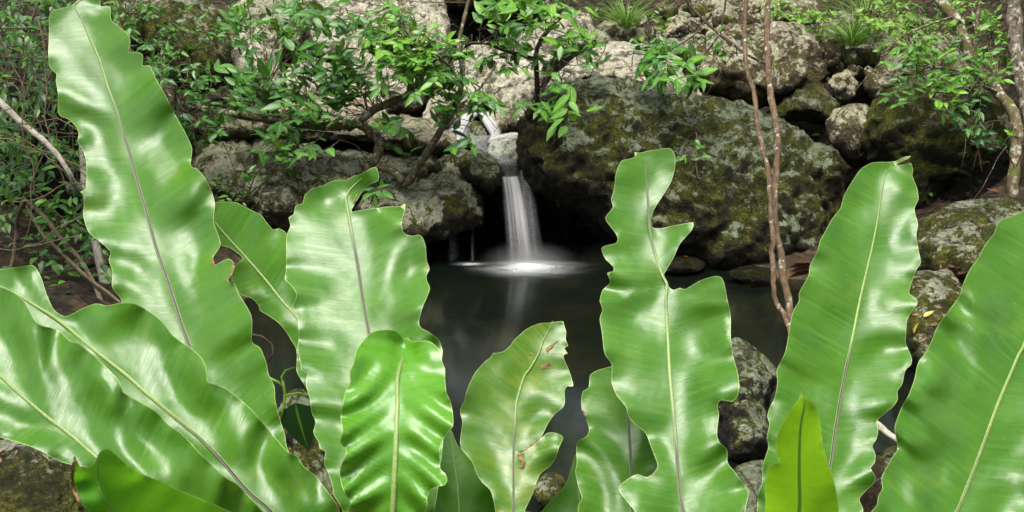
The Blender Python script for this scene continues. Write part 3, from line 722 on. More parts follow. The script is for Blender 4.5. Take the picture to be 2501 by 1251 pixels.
# ------------------------------------------------------------------ ground, pool, boulders
def hback(Y):
    return np.interp(Y, [6.6, 7.2, 7.9, 8.4, 9.0, 10.0, 11.2, 12.5, 14, 18, 30], [-.35, -.25, .05, .35, .62, 1.02, 1.40, 1.85, 2.5, 4.2, 8.0])
def hground(X, Y):
    b = hback(Y)
    r = np.sqrt(((X-.15)/1.75)**2+((Y-5.1)/2.1)**2)
    basin = np.interp(r, [0, .7, .9, 1.05, 1.3, 2.0, 4, 8], [-.42, -.36, -.18, .03, .16, .34, .9, 2.4])
    front = np.interp(Y, [-6, 0, 1.8, 2.6, 3.2, 3.7], [.9, .45, .30, .12, .0, -.3])
    h = np.where(Y < 4.6, np.maximum(np.minimum(basin, .2+np.abs(X)*.25), front), basin)
    h = np.where(Y > 6.4, np.maximum(b, np.where(np.abs(X) > 1.5, basin, b)), h)
    lb = np.interp(X, [-9.8, -5.2, -4.2, -3.5, -2.8], [3.2, 1.9, 1.15, .25, 0])*np.interp(Y, [4.6, 6.0, 7.5], [0, .55, 1])
    rb = np.interp(X, [1.9, 2.6, 3.4, 4.4, 9], [0, .35, .8, 1.7, 3.2])*np.interp(Y, [4.0, 6.0, 7.5], [0, .4, 1])
    return np.maximum(h, h*.5+np.maximum(lb, rb))

gx = np.concatenate([np.linspace(-30, -5.2, 20), np.linspace(-5, 5, 170), np.linspace(5.2, 30, 20)])
gy = np.concatenate([np.linspace(-20, .5, 24), np.linspace(.7, 14, 210), np.linspace(14.3, 40, 30)])
GX, GY = np.meshgrid(gx, gy); GZ = hground(GX, GY)
nzv = np.array([mn.fractal(Vector((x*1.3, y*1.3, 3)), 1, 2, 5)*.10+mn.noise(Vector((x*9, y*9, 1)))*.018 for x, y in zip(GX.ravel(), GY.ravel())]).reshape(GX.shape)
GZ = GZ+nzv
def gz(x, y):
    i = np.clip(np.searchsorted(gx, x)-1, 0, len(gx)-2); j = np.clip(np.searchsorted(gy, y)-1, 0, len(gy)-2)
    u = (x-gx[i])/(gx[i+1]-gx[i]); v = (y-gy[j])/(gy[j+1]-gy[j])
    return (GZ[j, i]*(1-u)+GZ[j, i+1]*u)*(1-v)+(GZ[j+1, i]*(1-u)+GZ[j+1, i+1]*u)*v
nx = len(gx)
F = [(j*nx+i, j*nx+i+1, (j+1)*nx+i+1, (j+1)*nx+i) for j in range(len(gy)-1) for i in range(nx-1)]
V = np.stack([GX.ravel(), GY.ravel(), GZ.ravel()], 1)
go = mesh_obj('ground', V, F, M['ground'], origin=(0, 0, 0)); tag(go, kind='structure')
go.data.materials.append(M['bed'])
mi = np.array([1 if (V[list(f)][:, 2].max() < .06 and abs(V[f[0]][0]) < 2.3 and 3.0 < V[f[0]][1] < 7.5) else 0 for f in F], dtype=np.int32)
go.data.polygons.foreach_set('material_index', mi)

# pool surface
pw = [(-2.6, 2.9), (2.7, 2.9), (2.9, 4.5), (2.6, 8.0), (-2.2, 8.0), (-2.7, 6)]
wx = np.linspace(-2.6, 2.7, 40); wy = np.linspace(2.9, 8.0, 40)
V = [(x, y, .004*mn.noise(Vector((x*2.1, y*2.1, 0)))*.4) for y in wy for x in wx]
F = [(j*40+i, j*40+i+1, (j+1)*40+i+1, (j+1)*40+i) for j in range(39) for i in range(39)]
tag(mesh_obj('pool_water', V, F, M['water'], origin=(0, 5, 0)), kind='structure')

ROCKS = {}
def rock(name, outline, D, bulge, mat, label, tilt=0.0, sp=9, amp=.05, fr=2.2, seed=0, prof=None, group='boulders in the creek bed', rag=4, facet=.5, cat='boulder', back=.9, floor=None):
    ol = catmull(np.array(outline, float), sp*.8, True)
    j = np.array([[mn.fractal(Vector((p[0]*.012, p[1]*.012, seed)), 1, 2, 4), mn.fractal(Vector((p[0]*.012, p[1]*.012, seed+9)), 1, 2, 4)] for p in ol])
    ol = ol+j*rag
    V, F = fill(ol, sp, sp*.45)
    n = len(V)
    de, _, _ = seg_dist(V, ol, True)
    mx = de.max()*(prof or .9)
    on = de < .01
    r = np.clip(de/mx, 0, 1)
    h = np.sqrt(np.clip(1-(1-r)**2, 0, 1))
    h = relax(F, n, h, 14, on)
    lo, hi = V[:, 1].min(), V[:, 1].max()
    ty = ((lo+hi)/2-V[:, 1])/max(1, hi-lo)          # + at the top
    Dc = D+tilt*ty
    Wf = PV(V, Dc-bulge*h)
    inn = np.where(~on)[0]
    Wb = PV(V[inn], Dc[inn]+bulge*back*h[inn])
    mapb = np.arange(n); mapb[inn] = n+np.arange(len(inn))
    Fb = mapb[F][:, ::-1]
    W = np.concatenate([Wf, Wb]); FF = np.concatenate([F, Fb])
    # bumpy displacement along the normals
    a, b, c = W[FF[:, 0]], W[FF[:, 1]], W[FF[:, 2]]
    fn = np.cross(b-a, c-a); N = np.zeros_like(W)
    for k in range(3): np.add.at(N, FF[:, k], fn)
    N /= (np.linalg.norm(N, axis=1)[:, None]+1e-12)
    for i in range(len(W)):
        p = Vector(W[i]*fr)+Vector((seed*3.7, seed*1.3, 0))
        q = mn.fractal(p, .9, 2.1, 6)
        dist, pts = mn.voronoi(p*.9+Vector((q*.35, 0, q*.2)))
        cell = min(1, (dist[1]-dist[0]))                   # creases between blocks
        big = mn.noise(p*.55)
        hi = mn.fractal(p*4.3, .8, 2.1, 4)
        d = amp*(q*.85+big*.8+(.25-abs(hi))*.95+(.3-abs(mn.noise(p*2.1+Vector((q*.6, 0, 5)))))*.75)+amp*facet*(min(cell, .22)-.14)*3.4
        sc = 1.0 if i >= n or not on[i] else .45
        W[i] += N[i]*d*sc
    if floor is not None: W[:, 2] = np.maximum(W[:, 2], floor)
    o = mesh_obj(name, W, FF, M[mat])
    tag(o, label, cat, group)
    ROCKS[label] = o
    return o

def ell(cx, cy, rx, ry, seed, n=11, irr=.22):
    rr = random.Random(seed); out = []
    ph = rr.uniform(0, 6)
    for k in range(n):
        a = 2*math.pi*k/n+ph
        s = 1+rr.uniform(-irr, irr)
        out.append((cx+rx*s*math.cos(a), cy+ry*s*math.sin(a)))
    return out

# the great boulder right of the fall
rock('boulder', [(1268,300),(1290,285),(1312,250),(1330,222),(1352,205),(1400,195),(1450,188),(1500,190),(1560,205),(1600,215),(1650,222),(1700,235),(1740,238),(1800,243),(1850,262),(1900,290),(1960,320),(2010,350),(2045,372),(2062,420),(2060,480),(2070,520),(2060,590),(2040,645),(1980,672),(1800,672),(1640,655),(1580,632),(1500,577),(1480,558),(1430,532),(1380,507),(1340,482),(1300,452),(1275,420),(1265,380),(1262,340)],
     7.35, .55, 'rock_main', 'huge dark boulder blotched with pale lichen, right of the waterfall', tilt=.50, sp=9, amp=.07, fr=1.7, seed=1, prof=.75, facet=.9, rag=5)
rock('boulder', [(1330,225),(1352,190),(1380,165),(1410,138),(1460,117),(1530,110),(1600,118),(1645,150),(1690,200),(1720,245),(1700,262),(1600,240),(1500,215),(1420,215),(1340,262),(1300,285),(1295,265)],
     8.3, .38, 'rock_pale', 'pale smooth boulder just behind the top of the huge dark boulder', tilt=.8, amp=.05, seed=2)
rock('boulder', [(1030,300),(1050,250),(1090,200),(1110,140),(1160,110),(1230,90),(1290,68),(1340,45),(1385,28),(1432,35),(1450,75),(1445,125),(1405,150),(1375,180),(1335,225),(1305,275),(1285,310),(1250,325),(1215,290),(1180,275),(1120,300),(1060,310)],
     9.0, .42, 'rock_pale', 'long pale slab sloping down behind the leafy sapling above the waterfall', tilt=1.0, amp=.06, seed=3)
rock('boulder', [(800,235),(830,190),(850,130),(870,70),(900,20),(960,-15),(1060,-25),(1095,20),(1100,100),(1085,170),(1045,245),(1000,275),(940,292),(880,300),(825,285)],
     9.3, .45, 'rock_pale', 'big pale rock face behind the densest leaves at the top centre', tilt=1.0, amp=.07, seed=4)
rock('boulder', [(735,120),(742,40),(780,0),(850,-25),(930,-20),(915,60),(870,140),(800,165)],
     9.9, .4, 'rock_pale', 'pale rock at the top edge, left of the big pale rock face', tilt=.8, amp=.06, seed=5)
rock('boulder', [(545,170),(556,112),(590,90),(632,94),(662,120),(682,160),(694,210),(665,245),(600,240),(556,210)],
     8.5, .3, 'rock_pale', 'small pale rock between the mossy boulder and the centre leaves', tilt=.4, amp=.05, seed=6)
rock('boulder', [(240,70),(270,15),(330,-25),(420,-35),(480,-15),(522,20),(547,60),(558,110),(562,170),(530,212),(480,228),(420,212),(360,160),(300,130),(255,110)],
     8.2, .5, 'rock_moss2', 'rounded moss-covered boulder at the top left behind the tallest frond', tilt=.5, amp=.06, seed=7)
rock('boulder', [(690,240),(720,205),(780,215),(840,255),(820,300),(750,295),(700,280)],
     8.7, .3, 'rock_pale_moss', 'low grey rock under the hanging leaves left of centre', tilt=.4, amp=.05, seed=8)
rock('boulder', [(430,258),(500,238),(600,243),(680,236),(740,233),(800,248),(880,268),(960,288),(1060,298),(1105,322),(1110,362),(1050,374),(960,356),(880,350),(760,345),(640,335),(520,335),(440,305)],
     8.0, .32, 'rock_pale_moss', 'long mossy rock ledge lying under the fallen mossy branch', tilt=1.0, amp=.05, seed=9, prof=.8)
rock('boulder', [(470,430),(480,380),(500,350),(560,337),(640,332),(720,347),(800,347),(880,352),(960,367),(1040,362),(1110,367),(1150,372),(1200,387),(1225,420),(1222,452),(1190,472),(1150,452),(1100,445),(1000,470),(940,495),(900,505),(860,515),(800,540),(720,562),(660,555),(600,530),(540,505),(490,475)],
     7.65, .5, 'rock_ledge', 'broad ledge boulder with a dark face, left of the waterfall', tilt=.9, amp=.06, seed=10, prof=.8, sp=9, facet=.8)
rock('boulder', [(865,510),(885,465),(930,440),(980,440),(1040,425),(1090,405),(1130,413),(1162,440),(1178,470),(1182,510),(1178,548),(1130,568),(1090,580),(1050,594),(1000,596),(955,580),(890,550)],
     7.25, .34, 'rock_ledge', 'blocky mossy boulder overhanging the pool left of the waterfall', tilt=.45, amp=.055, seed=11, sp=8, facet=1.0)
rock('boulder', [(1128,382),(1160,362),(1190,376),(1215,392),(1226,420),(1221,447),(1195,460),(1165,452),(1138,432),(1122,405)],
     7.3, .2, 'rock_lichen', 'small lichen-speckled rock at the left lip of the waterfall', tilt=.3, amp=.04, seed=12, sp=7)
rock('boulder', [(1188,370),(1197,345),(1215,330),(1245,322),(1270,325),(1282,350),(1278,380),(1262,392),(1235,390),(1208,388)],
     7.64, .14, 'rock_white', 'smooth white rock beside the stream above the waterfall', tilt=.3, amp=.02, seed=13, sp=7, facet=.2)
rock('boulder', [(1140,335),(1144,305),(1158,296),(1175,300),(1192,320),(1196,338),(1170,346)],
     8.15, .14, 'rock_lichen', 'small rock parting the upper white cascade', tilt=.3, amp=.03, seed=14, sp=7)
rock('boulder', [(1185,280),(1215,262),(1260,270),(1290,280),(1300,300),(1280,326),(1240,326),(1215,330),(1200,315)],
     8.3, .25, 'rock_pale_moss', 'brown rock right of the upper cascade', tilt=.3, amp=.04, seed=15, sp=8)
rock('boulder', [(1050,300),(1080,262),(1120,262),(1160,272),(1168,285),(1130,296),(1112,325),(1085,345),(1055,335)],
     8.3, .22, 'rock_brownwet', 'reddish brown rock left of the upper cascade', tilt=.3, amp=.04, seed=16, sp=8)
# hollow behind the fall
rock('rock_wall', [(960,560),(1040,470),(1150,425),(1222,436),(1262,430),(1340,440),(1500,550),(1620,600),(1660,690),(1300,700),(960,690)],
     8.15, .42, 'rock_wet_shade', 'wet rock wall behind the waterfall, hollow shade painted into its black', tilt=-.6, amp=.06, seed=17, sp=13, cat='rock', group=None, prof=.6)  # hollow shade is put into the colour of the wet wall
rock('rock_lip', [(1205,392),(1240,384),(1272,392),(1290,410),(1276,432),(1252,440),(1228,440),(1215,425)],
     7.74, .14, 'rock_brownwet', 'wet brown rock lip the waterfall pours over', tilt=.5, amp=.02, seed=18, sp=7, cat='rock', group=None)
# upper right
rock('boulder', [(1664,195),(1680,140),(1700,110),(1740,80),(1790,60),(1850,53),(1900,50),(1952,58),(1988,80),(2008,110),(2018,160),(2013,205),(1992,235),(1960,252),(1900,264),(1850,266),(1790,250),(1730,240),(1686,222)],
     8.5, .5, 'rock_brown', 'big tawny boulder above the huge dark one, behind the twin trunks', tilt=.35, amp=.07, seed=19, sp=9, facet=.9)
rock('boulder', [(1880,290),(1915,240),(1960,205),(2002,210),(2033,235),(2057,265),(2052,294),(2020,308),(1970,304),(1920,300)],
     8.1, .32, 'rock_moss', 'mossy rock wedged beneath the tawny boulder', tilt=.2, amp=.05, seed=20)
rock('boulder', [(2020,300),(2040,268),(2080,256),(2112,254),(2137,280),(2143,330),(2142,382),(2110,402),(2080,410),(2058,382),(2028,345)],
     7.55, .28, 'rock_pale_moss', 'upright block with white lichen patches, left of the large mossy boulder', tilt=.1, amp=.04, seed=21, sp=9)
rock('boulder', [(2122,330),(2132,255),(2160,215),(2200,185),(2260,165),(2330,175),(2400,215),(2460,280),(2510,360),(2540,440),(2530,505),(2440,505),(2360,500),(2300,525),(2250,550),(2215,510),(2175,440),(2148,395)],
     7.35, .5, 'rock_moss', 'large dark mossy boulder at the right behind the crooked tree', tilt=.4, amp=.08, seed=22, facet=1.0)
rock('boulder', [(2125,215),(2150,160),(2200,118),(2280,78),(2350,88),(2405,150),(2385,215),(2300,205),(2220,215),(2160,245)],
     8.3, .35, 'rock_pale_moss', 'lichen-pale slanting rock above the large mossy boulder', tilt=.7, amp=.06, seed=23)
rock('boulder', [(2430,240),(2460,120),(2520,40),(2620,30),(2700,200),(2700,480),(2560,560),(2470,500),(2440,380)],
     7.9, .5, 'rock_moss', 'dark rock at the right edge behind the tree trunks', tilt=.2, amp=.08, seed=24, sp=14)
rock('boulder', [(2222,600),(2250,545),(2290,515),(2350,494),(2410,487),(2470,489),(2540,500),(2590,560),(2570,690),(2450,760),(2340,720),(2265,690),(2232,650)],
     5.7, .32, 'rock_moss2', 'green mossy boulder with fallen leaves at the right edge', tilt=.35, amp=.04, seed=25)
rock('boulder', [(2190,790),(2212,700),(2240,662),(2290,654),(2332,668),(2362,720),(2372,800),(2342,890),(2282,930),(2228,910),(2195,860)],
     4.95, .22, 'rock_moss2', 'lower moss and lichen rock between the two right fronds', tilt=.25, amp=.03, seed=26, fr=3.5)
# near the pool edge
rock('boulder', [(1740,900),(1768,842),(1800,823),(1842,840),(1882,880),(1902,912),(1896,960),(1882,1010),(1892,1060),(1884,1110),(1834,1140),(1770,1130),(1738,1050),(1728,960)],
     3.95, .17, 'rock_lichen', 'lichen-crusted stone standing in the pool between two right fronds', tilt=.15, amp=.018, seed=27, fr=5, sp=9, group='stones at the near edge of the pool')
rock('boulder', [(1785,1155),(1830,1132),(1872,1130),(1905,1180),(1905,1260),(1885,1340),(1800,1340),(1768,1230)],
     3.4, .13, 'rock_lichen', 'pale lichen stone at the bottom beside the lime frond', tilt=.1, amp=.016, seed=28, fr=5, group='stones at the near edge of the pool')
rock('boulder', [(2095,1190),(2130,1122),(2160,1098),(2202,1094),(2245,1150),(2266,1260),(2236,1350),(2115,1350)],
     3.25, .14, 'rock_brownwet', 'brown stone in the gap between the two tall right fronds', tilt=.1, amp=.016, seed=29, fr=5, group='stones at the near edge of the pool')
rock('boulder', [(-80,1140),(-20,1085),(40,1072),(110,1088),(172,1125),(214,1180),(236,1260),(226,1350),(100,1380),(-80,1370)],
     2.7, .15, 'rock_moss2', 'mossy rock at the bottom left corner under the fronds', tilt=.2, amp=.016, seed=30, fr=6, group='stones at the near edge of the pool')
rock('boulder', [(1298,1204),(1320,1165),(1350,1153),(1382,1170),(1393,1202),(1372,1236),(1333,1240)],
     3.45, .07, 'rock_moss2', 'fist-sized mossy stone below the torn centre frond', tilt=.1, amp=.01, seed=31, fr=8, sp=7, group='stones at the near edge of the pool')
rock('boulder', [(664,1090),(680,1010),(700,960),(732,948),(772,972),(804,1040),(824,1120),(856,1200),(846,1290),(760,1300),(700,1210)],
     3.6, .15, 'rock_lichen', 'grey stone showing between the tallest and the centre frond', tilt=.15, amp=.018, seed=32, fr=5, group='stones at the near edge of the pool')
rock('boulder', [(1595,655),(1640,626),(1690,624),(1724,642),(1700,664),(1630,668)],
     6.75, .2, 'rock_sub', 'low olive rock awash at the foot of the huge boulder, with an orange leaf', tilt=.2, amp=.015, seed=33, sp=8, group='stones at the near edge of the pool')
rock('boulder', [(1776,668),(1830,650),(1884,658),(1896,682),(1840,694)],
     6.45, .2, 'rock_sub', 'low olive rock awash just left of the twin trunks', tilt=.2, amp=.012, seed=34, sp=8, group='stones at the near edge of the pool')
rock('boulder', ell(1190,745,110,26,201), 6.45, .25, 'rock_under', 'brown rock under the water just in front of the splash, to its left', tilt=.3, amp=.02, seed=91, group='stones at the near edge of the pool')
rock('boulder', ell(1120,812,80,26,202), 5.85, .2, 'rock_under', 'brown rock under the water beside the right margin of the tall centre frond', tilt=.3, amp=.02, seed=92, group='stones at the near edge of the pool')
rock('boulder', ell(1330,1120,50,22,203), 3.98, .1, 'rock_under', 'brown rock under the water right of the spotted frond', tilt=.1, amp=.015, seed=93, group='stones at the near edge of the pool')
rock('boulder', [(1060,-30),(1150,-60),(1260,-50),(1330,-30),(1322,12),(1250,22),(1170,26),(1090,30)],
     10.2, .5, 'rock_brown', 'dark brown rock roofing the black hollow at the top centre', tilt=.1, amp=.06, seed=35)

rock('boulder', [(560,250),(610,215),(680,190),(730,150),(790,150),(840,190),(860,250),(830,300),(740,305),(640,295)],
     8.9, .35, 'rock_pale', 'pale lichen rock behind the leaves, left of the big pale rock face', tilt=.8, amp=.06, seed=81)
rock('boulder', [(822,175),(850,160),(890,195),(925,240),(940,285),(900,300),(850,290),(826,240)],
     8.55, .2, 'rock_tan', 'smooth pinkish tan slab behind the upturned end of the mossy branch', tilt=.7, amp=.025, seed=82, facet=.2)
rock('boulder', [(560,110),(600,20),(680,-20),(760,-10),(770,60),(740,130),(680,170),(610,150)],
     9.7, .4, 'rock_ledge', 'shaded rock at the top between the mossy boulder and the pale rocks', tilt=.5, amp=.07, seed=83)
rock('boulder', [(1420,120),(1460,60),(1530,50),(1600,80),(1680,70),(1720,110),(1690,160),(1600,150),(1500,150)],
     9.6, .35, 'rock_ledge', 'rough rock under the loose stones left of the tawny boulder', tilt=.9, amp=.08, seed=84)
rock('boulder', [(1960,70),(2030,30),(2120,20),(2220,40),(2260,110),(2200,180),(2100,200),(2020,190),(1985,130)],
     9.1, .35, 'rock_ledge', 'rough rock under the grass and pale plants right of the tawny boulder', tilt=.9, amp=.08, seed=85)
rock('boulder', [(1640,40),(1720,-10),(1840,-20),(1960,-20),(2000,30),(1960,80),(1820,80),(1700,90)],
     10.6, .35, 'rock_brown', 'brown rock along the top edge behind the tawny boulder', tilt=.9, amp=.08, seed=86)
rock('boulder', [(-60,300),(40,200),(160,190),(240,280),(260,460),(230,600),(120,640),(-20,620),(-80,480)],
     7.3, .4, 'rock_wet_shade', 'rock painted black as the shade behind the tangle at the left', tilt=.4, amp=.08, seed=87, sp=16)  # shade of the gaps behind the vines, painted as black rock
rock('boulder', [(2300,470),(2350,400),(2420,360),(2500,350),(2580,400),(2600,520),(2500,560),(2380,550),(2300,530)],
     7.0, .25, 'rock_wet_shade', 'rock with shade painted black in the hollow above the green mossy boulder at the right edge', tilt=.2, amp=.05, seed=88)  # the shadow in this hollow sits in the black colour
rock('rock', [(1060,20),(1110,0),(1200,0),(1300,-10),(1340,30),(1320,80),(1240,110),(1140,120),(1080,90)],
     10.2, .2, 'rock_wet_shade', 'rock painted black as the shade inside the hollow at the top centre', tilt=.2, amp=.05, seed=89, cat='rock', group=None)  # darkness of the hollow painted as a black rock filling it
# small stones tumbled down the upper slope
ST = [(1499,91,22,27,9.4,'behind the bright leaves at the top'),(1553,87,36,23,9.3,'largest of those left of the tawny boulder'),(1607,74,17,14,9.5,'tiny one beside the twig'),
      (1630,27,23,27,10.3,'upright one near the top edge'),(1590,112,27,16,9.0,'flat one just above the pale smooth boulder'),(1653,67,31,27,9.5,'angular one near the thin twig'),
      (1566,50,21,16,9.9,'below the grass tuft'),(1710,22,34,18,10.2,'long rounded one at the top'),(1771,42,36,30,9.9,'slanting one left of the twin trunks'),
      (1925,22,28,22,10.1,'dark one right of the twin trunks at the top'),(2032,131,28,46,8.7,'tall one right of the tawny boulder'),(2107,141,50,27,8.6,'wide one under the grass'),
      (2087,171,20,14,8.4,'small grey one in the gully'),(2062,208,34,36,8.2,'mossy cube in the gully'),(2141,200,30,38,8.1,'tan one against the slanting rock'),
      (1480,40,26,20,10.2,'beside the tip of the pale slab'),(1690,62,22,18,9.6,'half under the tawny boulder'),(1960,32,24,18,9.8,'among the green ground plants'),
      (1345,20,30,20,10.4,'at the top above the pale slab'),(2020,60,26,18,9.6,'under the light leaves'),(1838,20,22,15,10.4,'between the twin trunks at the top'),
      (620,30,44,34,9.8,'at the top between the mossy boulder and the pale rock'),(690,60,40,40,9.9,'dark one left of the top pale rock'),(640,275,36,20,8.4,'under the left end of the mossy branch'),(575,262,30,20,8.3,'just right of the tallest frond'),
      (2230,60,40,26,9.2,'among the plants at the top right'),(2410,70,50,40,8.9,'behind the crooked tree at the top')]
for i, (cx, cy, rx, ry, D, lab) in enumerate(ST):
    mt = ['rock_brown', 'rock_pale_moss', 'rock_brown', 'rock_moss2'][i % 4]
    rock('stone', ell(cx, cy, rx, ry, i+50), D, min(rx, ry)*D/FPX*1.1, mt, 'slope stone, '+lab, tilt=.1, amp=.035, fr=4, seed=40+i, sp=7, rag=3, group='loose stones on the upper slope', cat='stone', facet=.9)

# ------------------------------------------------------------------ running water
def sheet(name, prof, mat, nu=24, kind='structure', arch=.04, fwd=0.0):
    """prof: rows of (left px, right px, py_left, py_right, D_left, D_right) down the flow"""
    prof = np.array(prof, float); prof[:, 4:] -= fwd
    t = np.linspace(0, 1, len(prof)); tt = np.linspace(0, 1, 36)
    R = np.stack([np.interp(tt, t, prof[:, k]) for k in range(6)], 1)
    k = np.ones(5)/5
    for c in range(6): R[2:-2, c] = np.convolve(R[:, c], k, 'valid')
    V = []; U = []
    for i in range(36):
        a = P(R[i, 0], R[i, 2], R[i, 4]); b = P(R[i, 1], R[i, 3], R[i, 5])
        for j in range(nu):
            s = j/(nu-1)
            p = a*(1-s)+b*s
            bow = arch*math.sin(math.pi*s)+.012*mn.noise(Vector((s*7, tt[i]*1.2, 1)))
            p = p+np.array([0, -bow, 0])
            V.append(p); U.append((s, tt[i]))
    F = [(i*nu+j, i*nu+j+1, (i+1)*nu+j+1, (i+1)*nu+j) for i in range(35) for j in range(nu-1)]
    o = mesh_obj(name, V, F, M[mat], uv=U); tag(o, kind=kind); return o
sheet('waterfall', [(1221,1276,432,428,7.46,7.46),(1222,1281,442,440,7.38,7.38),(1225,1292,480,480,7.26,7.26),(1230,1304,540,540,7.15,7.15),(1234,1314,600,600,7.07,7.07),(1236,1322,644,644,7.02,7.02)], 'fall')
sheet('waterfall', [(1266,1283,416,414,7.50,7.46),(1268,1296,440,436,7.42,7.38),(1270,1312,490,490,7.30,7.24),(1272,1322,550,550,7.20,7.14),(1276,1332,610,610,7.10,7.06),(1278,1345,642,640,7.03,7.0)], 'fallveil')
sheet('trickle', [(1148,1160,556,556,7.25,7.25),(1149,1160,600,600,7.18,7.18),(1150,1160,640,640,7.08,7.08)], 'trickle', 8, arch=.01)
sheet('trickle', [(1090,1126,576,572,7.25,7.25),(1090,1126,610,610,7.18,7.18),(1090,1124,640,640,7.08,7.08)], 'trickle', 10, arch=.01)
sheet('cascade', [(1166,1196,270,268,8.35,8.35),(1170,1204,288,280,8.28,8.28),(1182,1218,308,298,8.15,8.15),(1196,1228,330,320,8.02,8.02),(1186,1226,350,338,7.95,7.95)], 'stream', 10, arch=.03, fwd=.24)
sheet('cascade', [(1132,1186,274,268,8.3,8.3),(1112,1166,292,284,8.16,8.2),(1094,1150,314,306,8.02,8.05),(1078,1152,342,340,7.92,7.95)], 'stream', 12, arch=.03, fwd=.24)
sheet('stream_water', [(1098,1222,334,328,7.98,7.98),(1108,1215,345,338,7.88,7.88),(1135,1204,356,350,7.78,7.78),(1165,1200,366,362,7.70,7.70),(1196,1240,382,376,7.62,7.62),(1218,1268,398,392,7.50,7.50),(1222,1274,434,430,7.58,7.58)], 'streampool', 14, arch=.02, fwd=.14)

def foam(name, cx, cy, D, rx, ry, hgt, rot=0):
    c = P(cx, cy, D); V = []; U = []; F = []
    nr, na = 14, 40
    for i in range(nr+1):
        r = i/nr
        for k in range(na):
            a = 2*math.pi*k/na
            x, y = rx*r*math.cos(a), ry*r*math.sin(a)
            V.append((c[0]+x*math.cos(rot)-y*math.sin(rot), c[1]+x*math.sin(rot)+y*math.cos(rot), .012+hgt*math.exp(-(r/.35)**2)))
            U.append((r*math.cos(a), r*math.sin(a)))
    for i in range(nr):
        for k in range(na):
            a = i*na+k; b = i*na+(k+1) % na
            F.append((a, b, b+na, a+na))
    tag(mesh_obj(name, V, F, M['foam'], origin=c, uv=U), kind='structure')
foam('foam', 1292, 652, 6.82, .54, .42, .0)
foam('foam', 1288, 650, 6.86, .34, .30, .008)
foam('foam', 1296, 652, 6.84, .24, .16, .0)
foam('foam', 1150, 650, 6.92, .18, .10, .0)

_c = P(1290, 640, 6.93); bm = bmesh.new(); bmesh.ops.create_uvsphere(bm, u_segments=24, v_segments=12, radius=1)
bm.verts.ensure_lookup_table(); _V = [(_c[0]+v.co.x*.36, _c[1]+v.co.y*.24, .025+max(0, v.co.z)*.15) for v in bm.verts]; _F = [[v.index for v in f.verts] for f in bm.faces]; bm.free()
tag(mesh_obj('mist', _V, _F, M['mist'], origin=(_c[0], _c[1], .025)), 'soft white spray where the waterfall meets the pool', 'mist', kind='stuff')
# ------------------------------------------------------------------ trees, saplings, vines, ground plants
def path(pts, step=.05):
    return catmull(np.array([P(*p) for p in pts]), step)

def limb(acc, pts, r0, r1, nseg=9, lump=.35, fr=25, step=.05, wob=.0, sd=0):
    """limb through (px,py,D); radii in photo pixels"""
    p = path(pts, step)
    if wob:
        p = p+np.array([[mn.noise(Vector(q*6)+Vector((sd, 0, 0))), mn.noise(Vector(q*6)+Vector((0, sd+5, 0))), mn.noise(Vector(q*6)+Vector((3, 0, sd)))] for q in p])*wob
    d = np.mean([q[2] for q in pts])
    r = np.linspace(r0, r1, len(p))*d/FPX
    V, F, U = tube(p, r, nseg, lump, True, fr)
    acc.add(V, F, (.5, .5, .5), U)
    return p

def sprig(wood, fol, base, tip, nleaf, L, rnd=(0, 1), droop=.35, wr=.0013, wratio=.41, up=(0, -.35, 1)):
    """a twig from base to tip with alternate pointed leaves"""
    base = np.asarray(base); tip = np.asarray(tip)
    n = 8; ln = np.linalg.norm(tip-base)
    sag = np.array([random.uniform(-.1, .1), random.uniform(-.1, .1), -.12])*ln
    pts = np.array([base+(tip-base)*t+sag*math.sin(math.pi*t)*.6+np.array([mn.noise(Vector((t*3, base[0]*9, 1))), mn.noise(Vector((t*3, base[2]*9, 5))), 0])*.03*ln for t in np.linspace(0, 1, n)])
    V, F, U = tube(pts, np.linspace(wr*1.3, wr*.6, n), 5); wood.add(V, F, (.5, .5, .5), U)
    for i in range(nleaf):
        t = .25+.75*(i+.5)/nleaf if i < nleaf-1 else 1.0
        j = min(n-2, int(t*(n-1))); f = t*(n-1)-j
        b = pts[j]*(1-f)+pts[j+1]*f
        dr = pts[j+1]-pts[j]; dr /= np.linalg.norm(dr)+1e-9
        sd = np.cross(dr, np.array([0, 0, 1.0])); sd /= np.linalg.norm(sd)+1e-9
        s = 1 if i % 2 else -1
        if i == nleaf-1: s = random.uniform(-.3, .3)
        d = dr*random.uniform(.2, .9)+sd*s*random.uniform(.4, 1.2)+np.array([random.uniform(-.5, .5), random.uniform(-.4, .3), -random.uniform(-.55, droop*2)])
        l = L*random.uniform(.62, 1.15)
        nr = np.array(up)+np.array([random.uniform(-.7, .7), random.uniform(-.9, .4), random.uniform(-.3, .2)])
        fol.leaf(b, d, nr, l, l*wratio*random.uniform(.85, 1.2), random.uniform(-.1, .30), random.uniform(*rnd), fold=random.uniform(.1, .4))

def nearest(paths, p, reach=.9):
    allp = np.concatenate(paths); d = np.linalg.norm(allp-p, axis=1)
    k = int(d.argmin()); return allp[k], d[k]

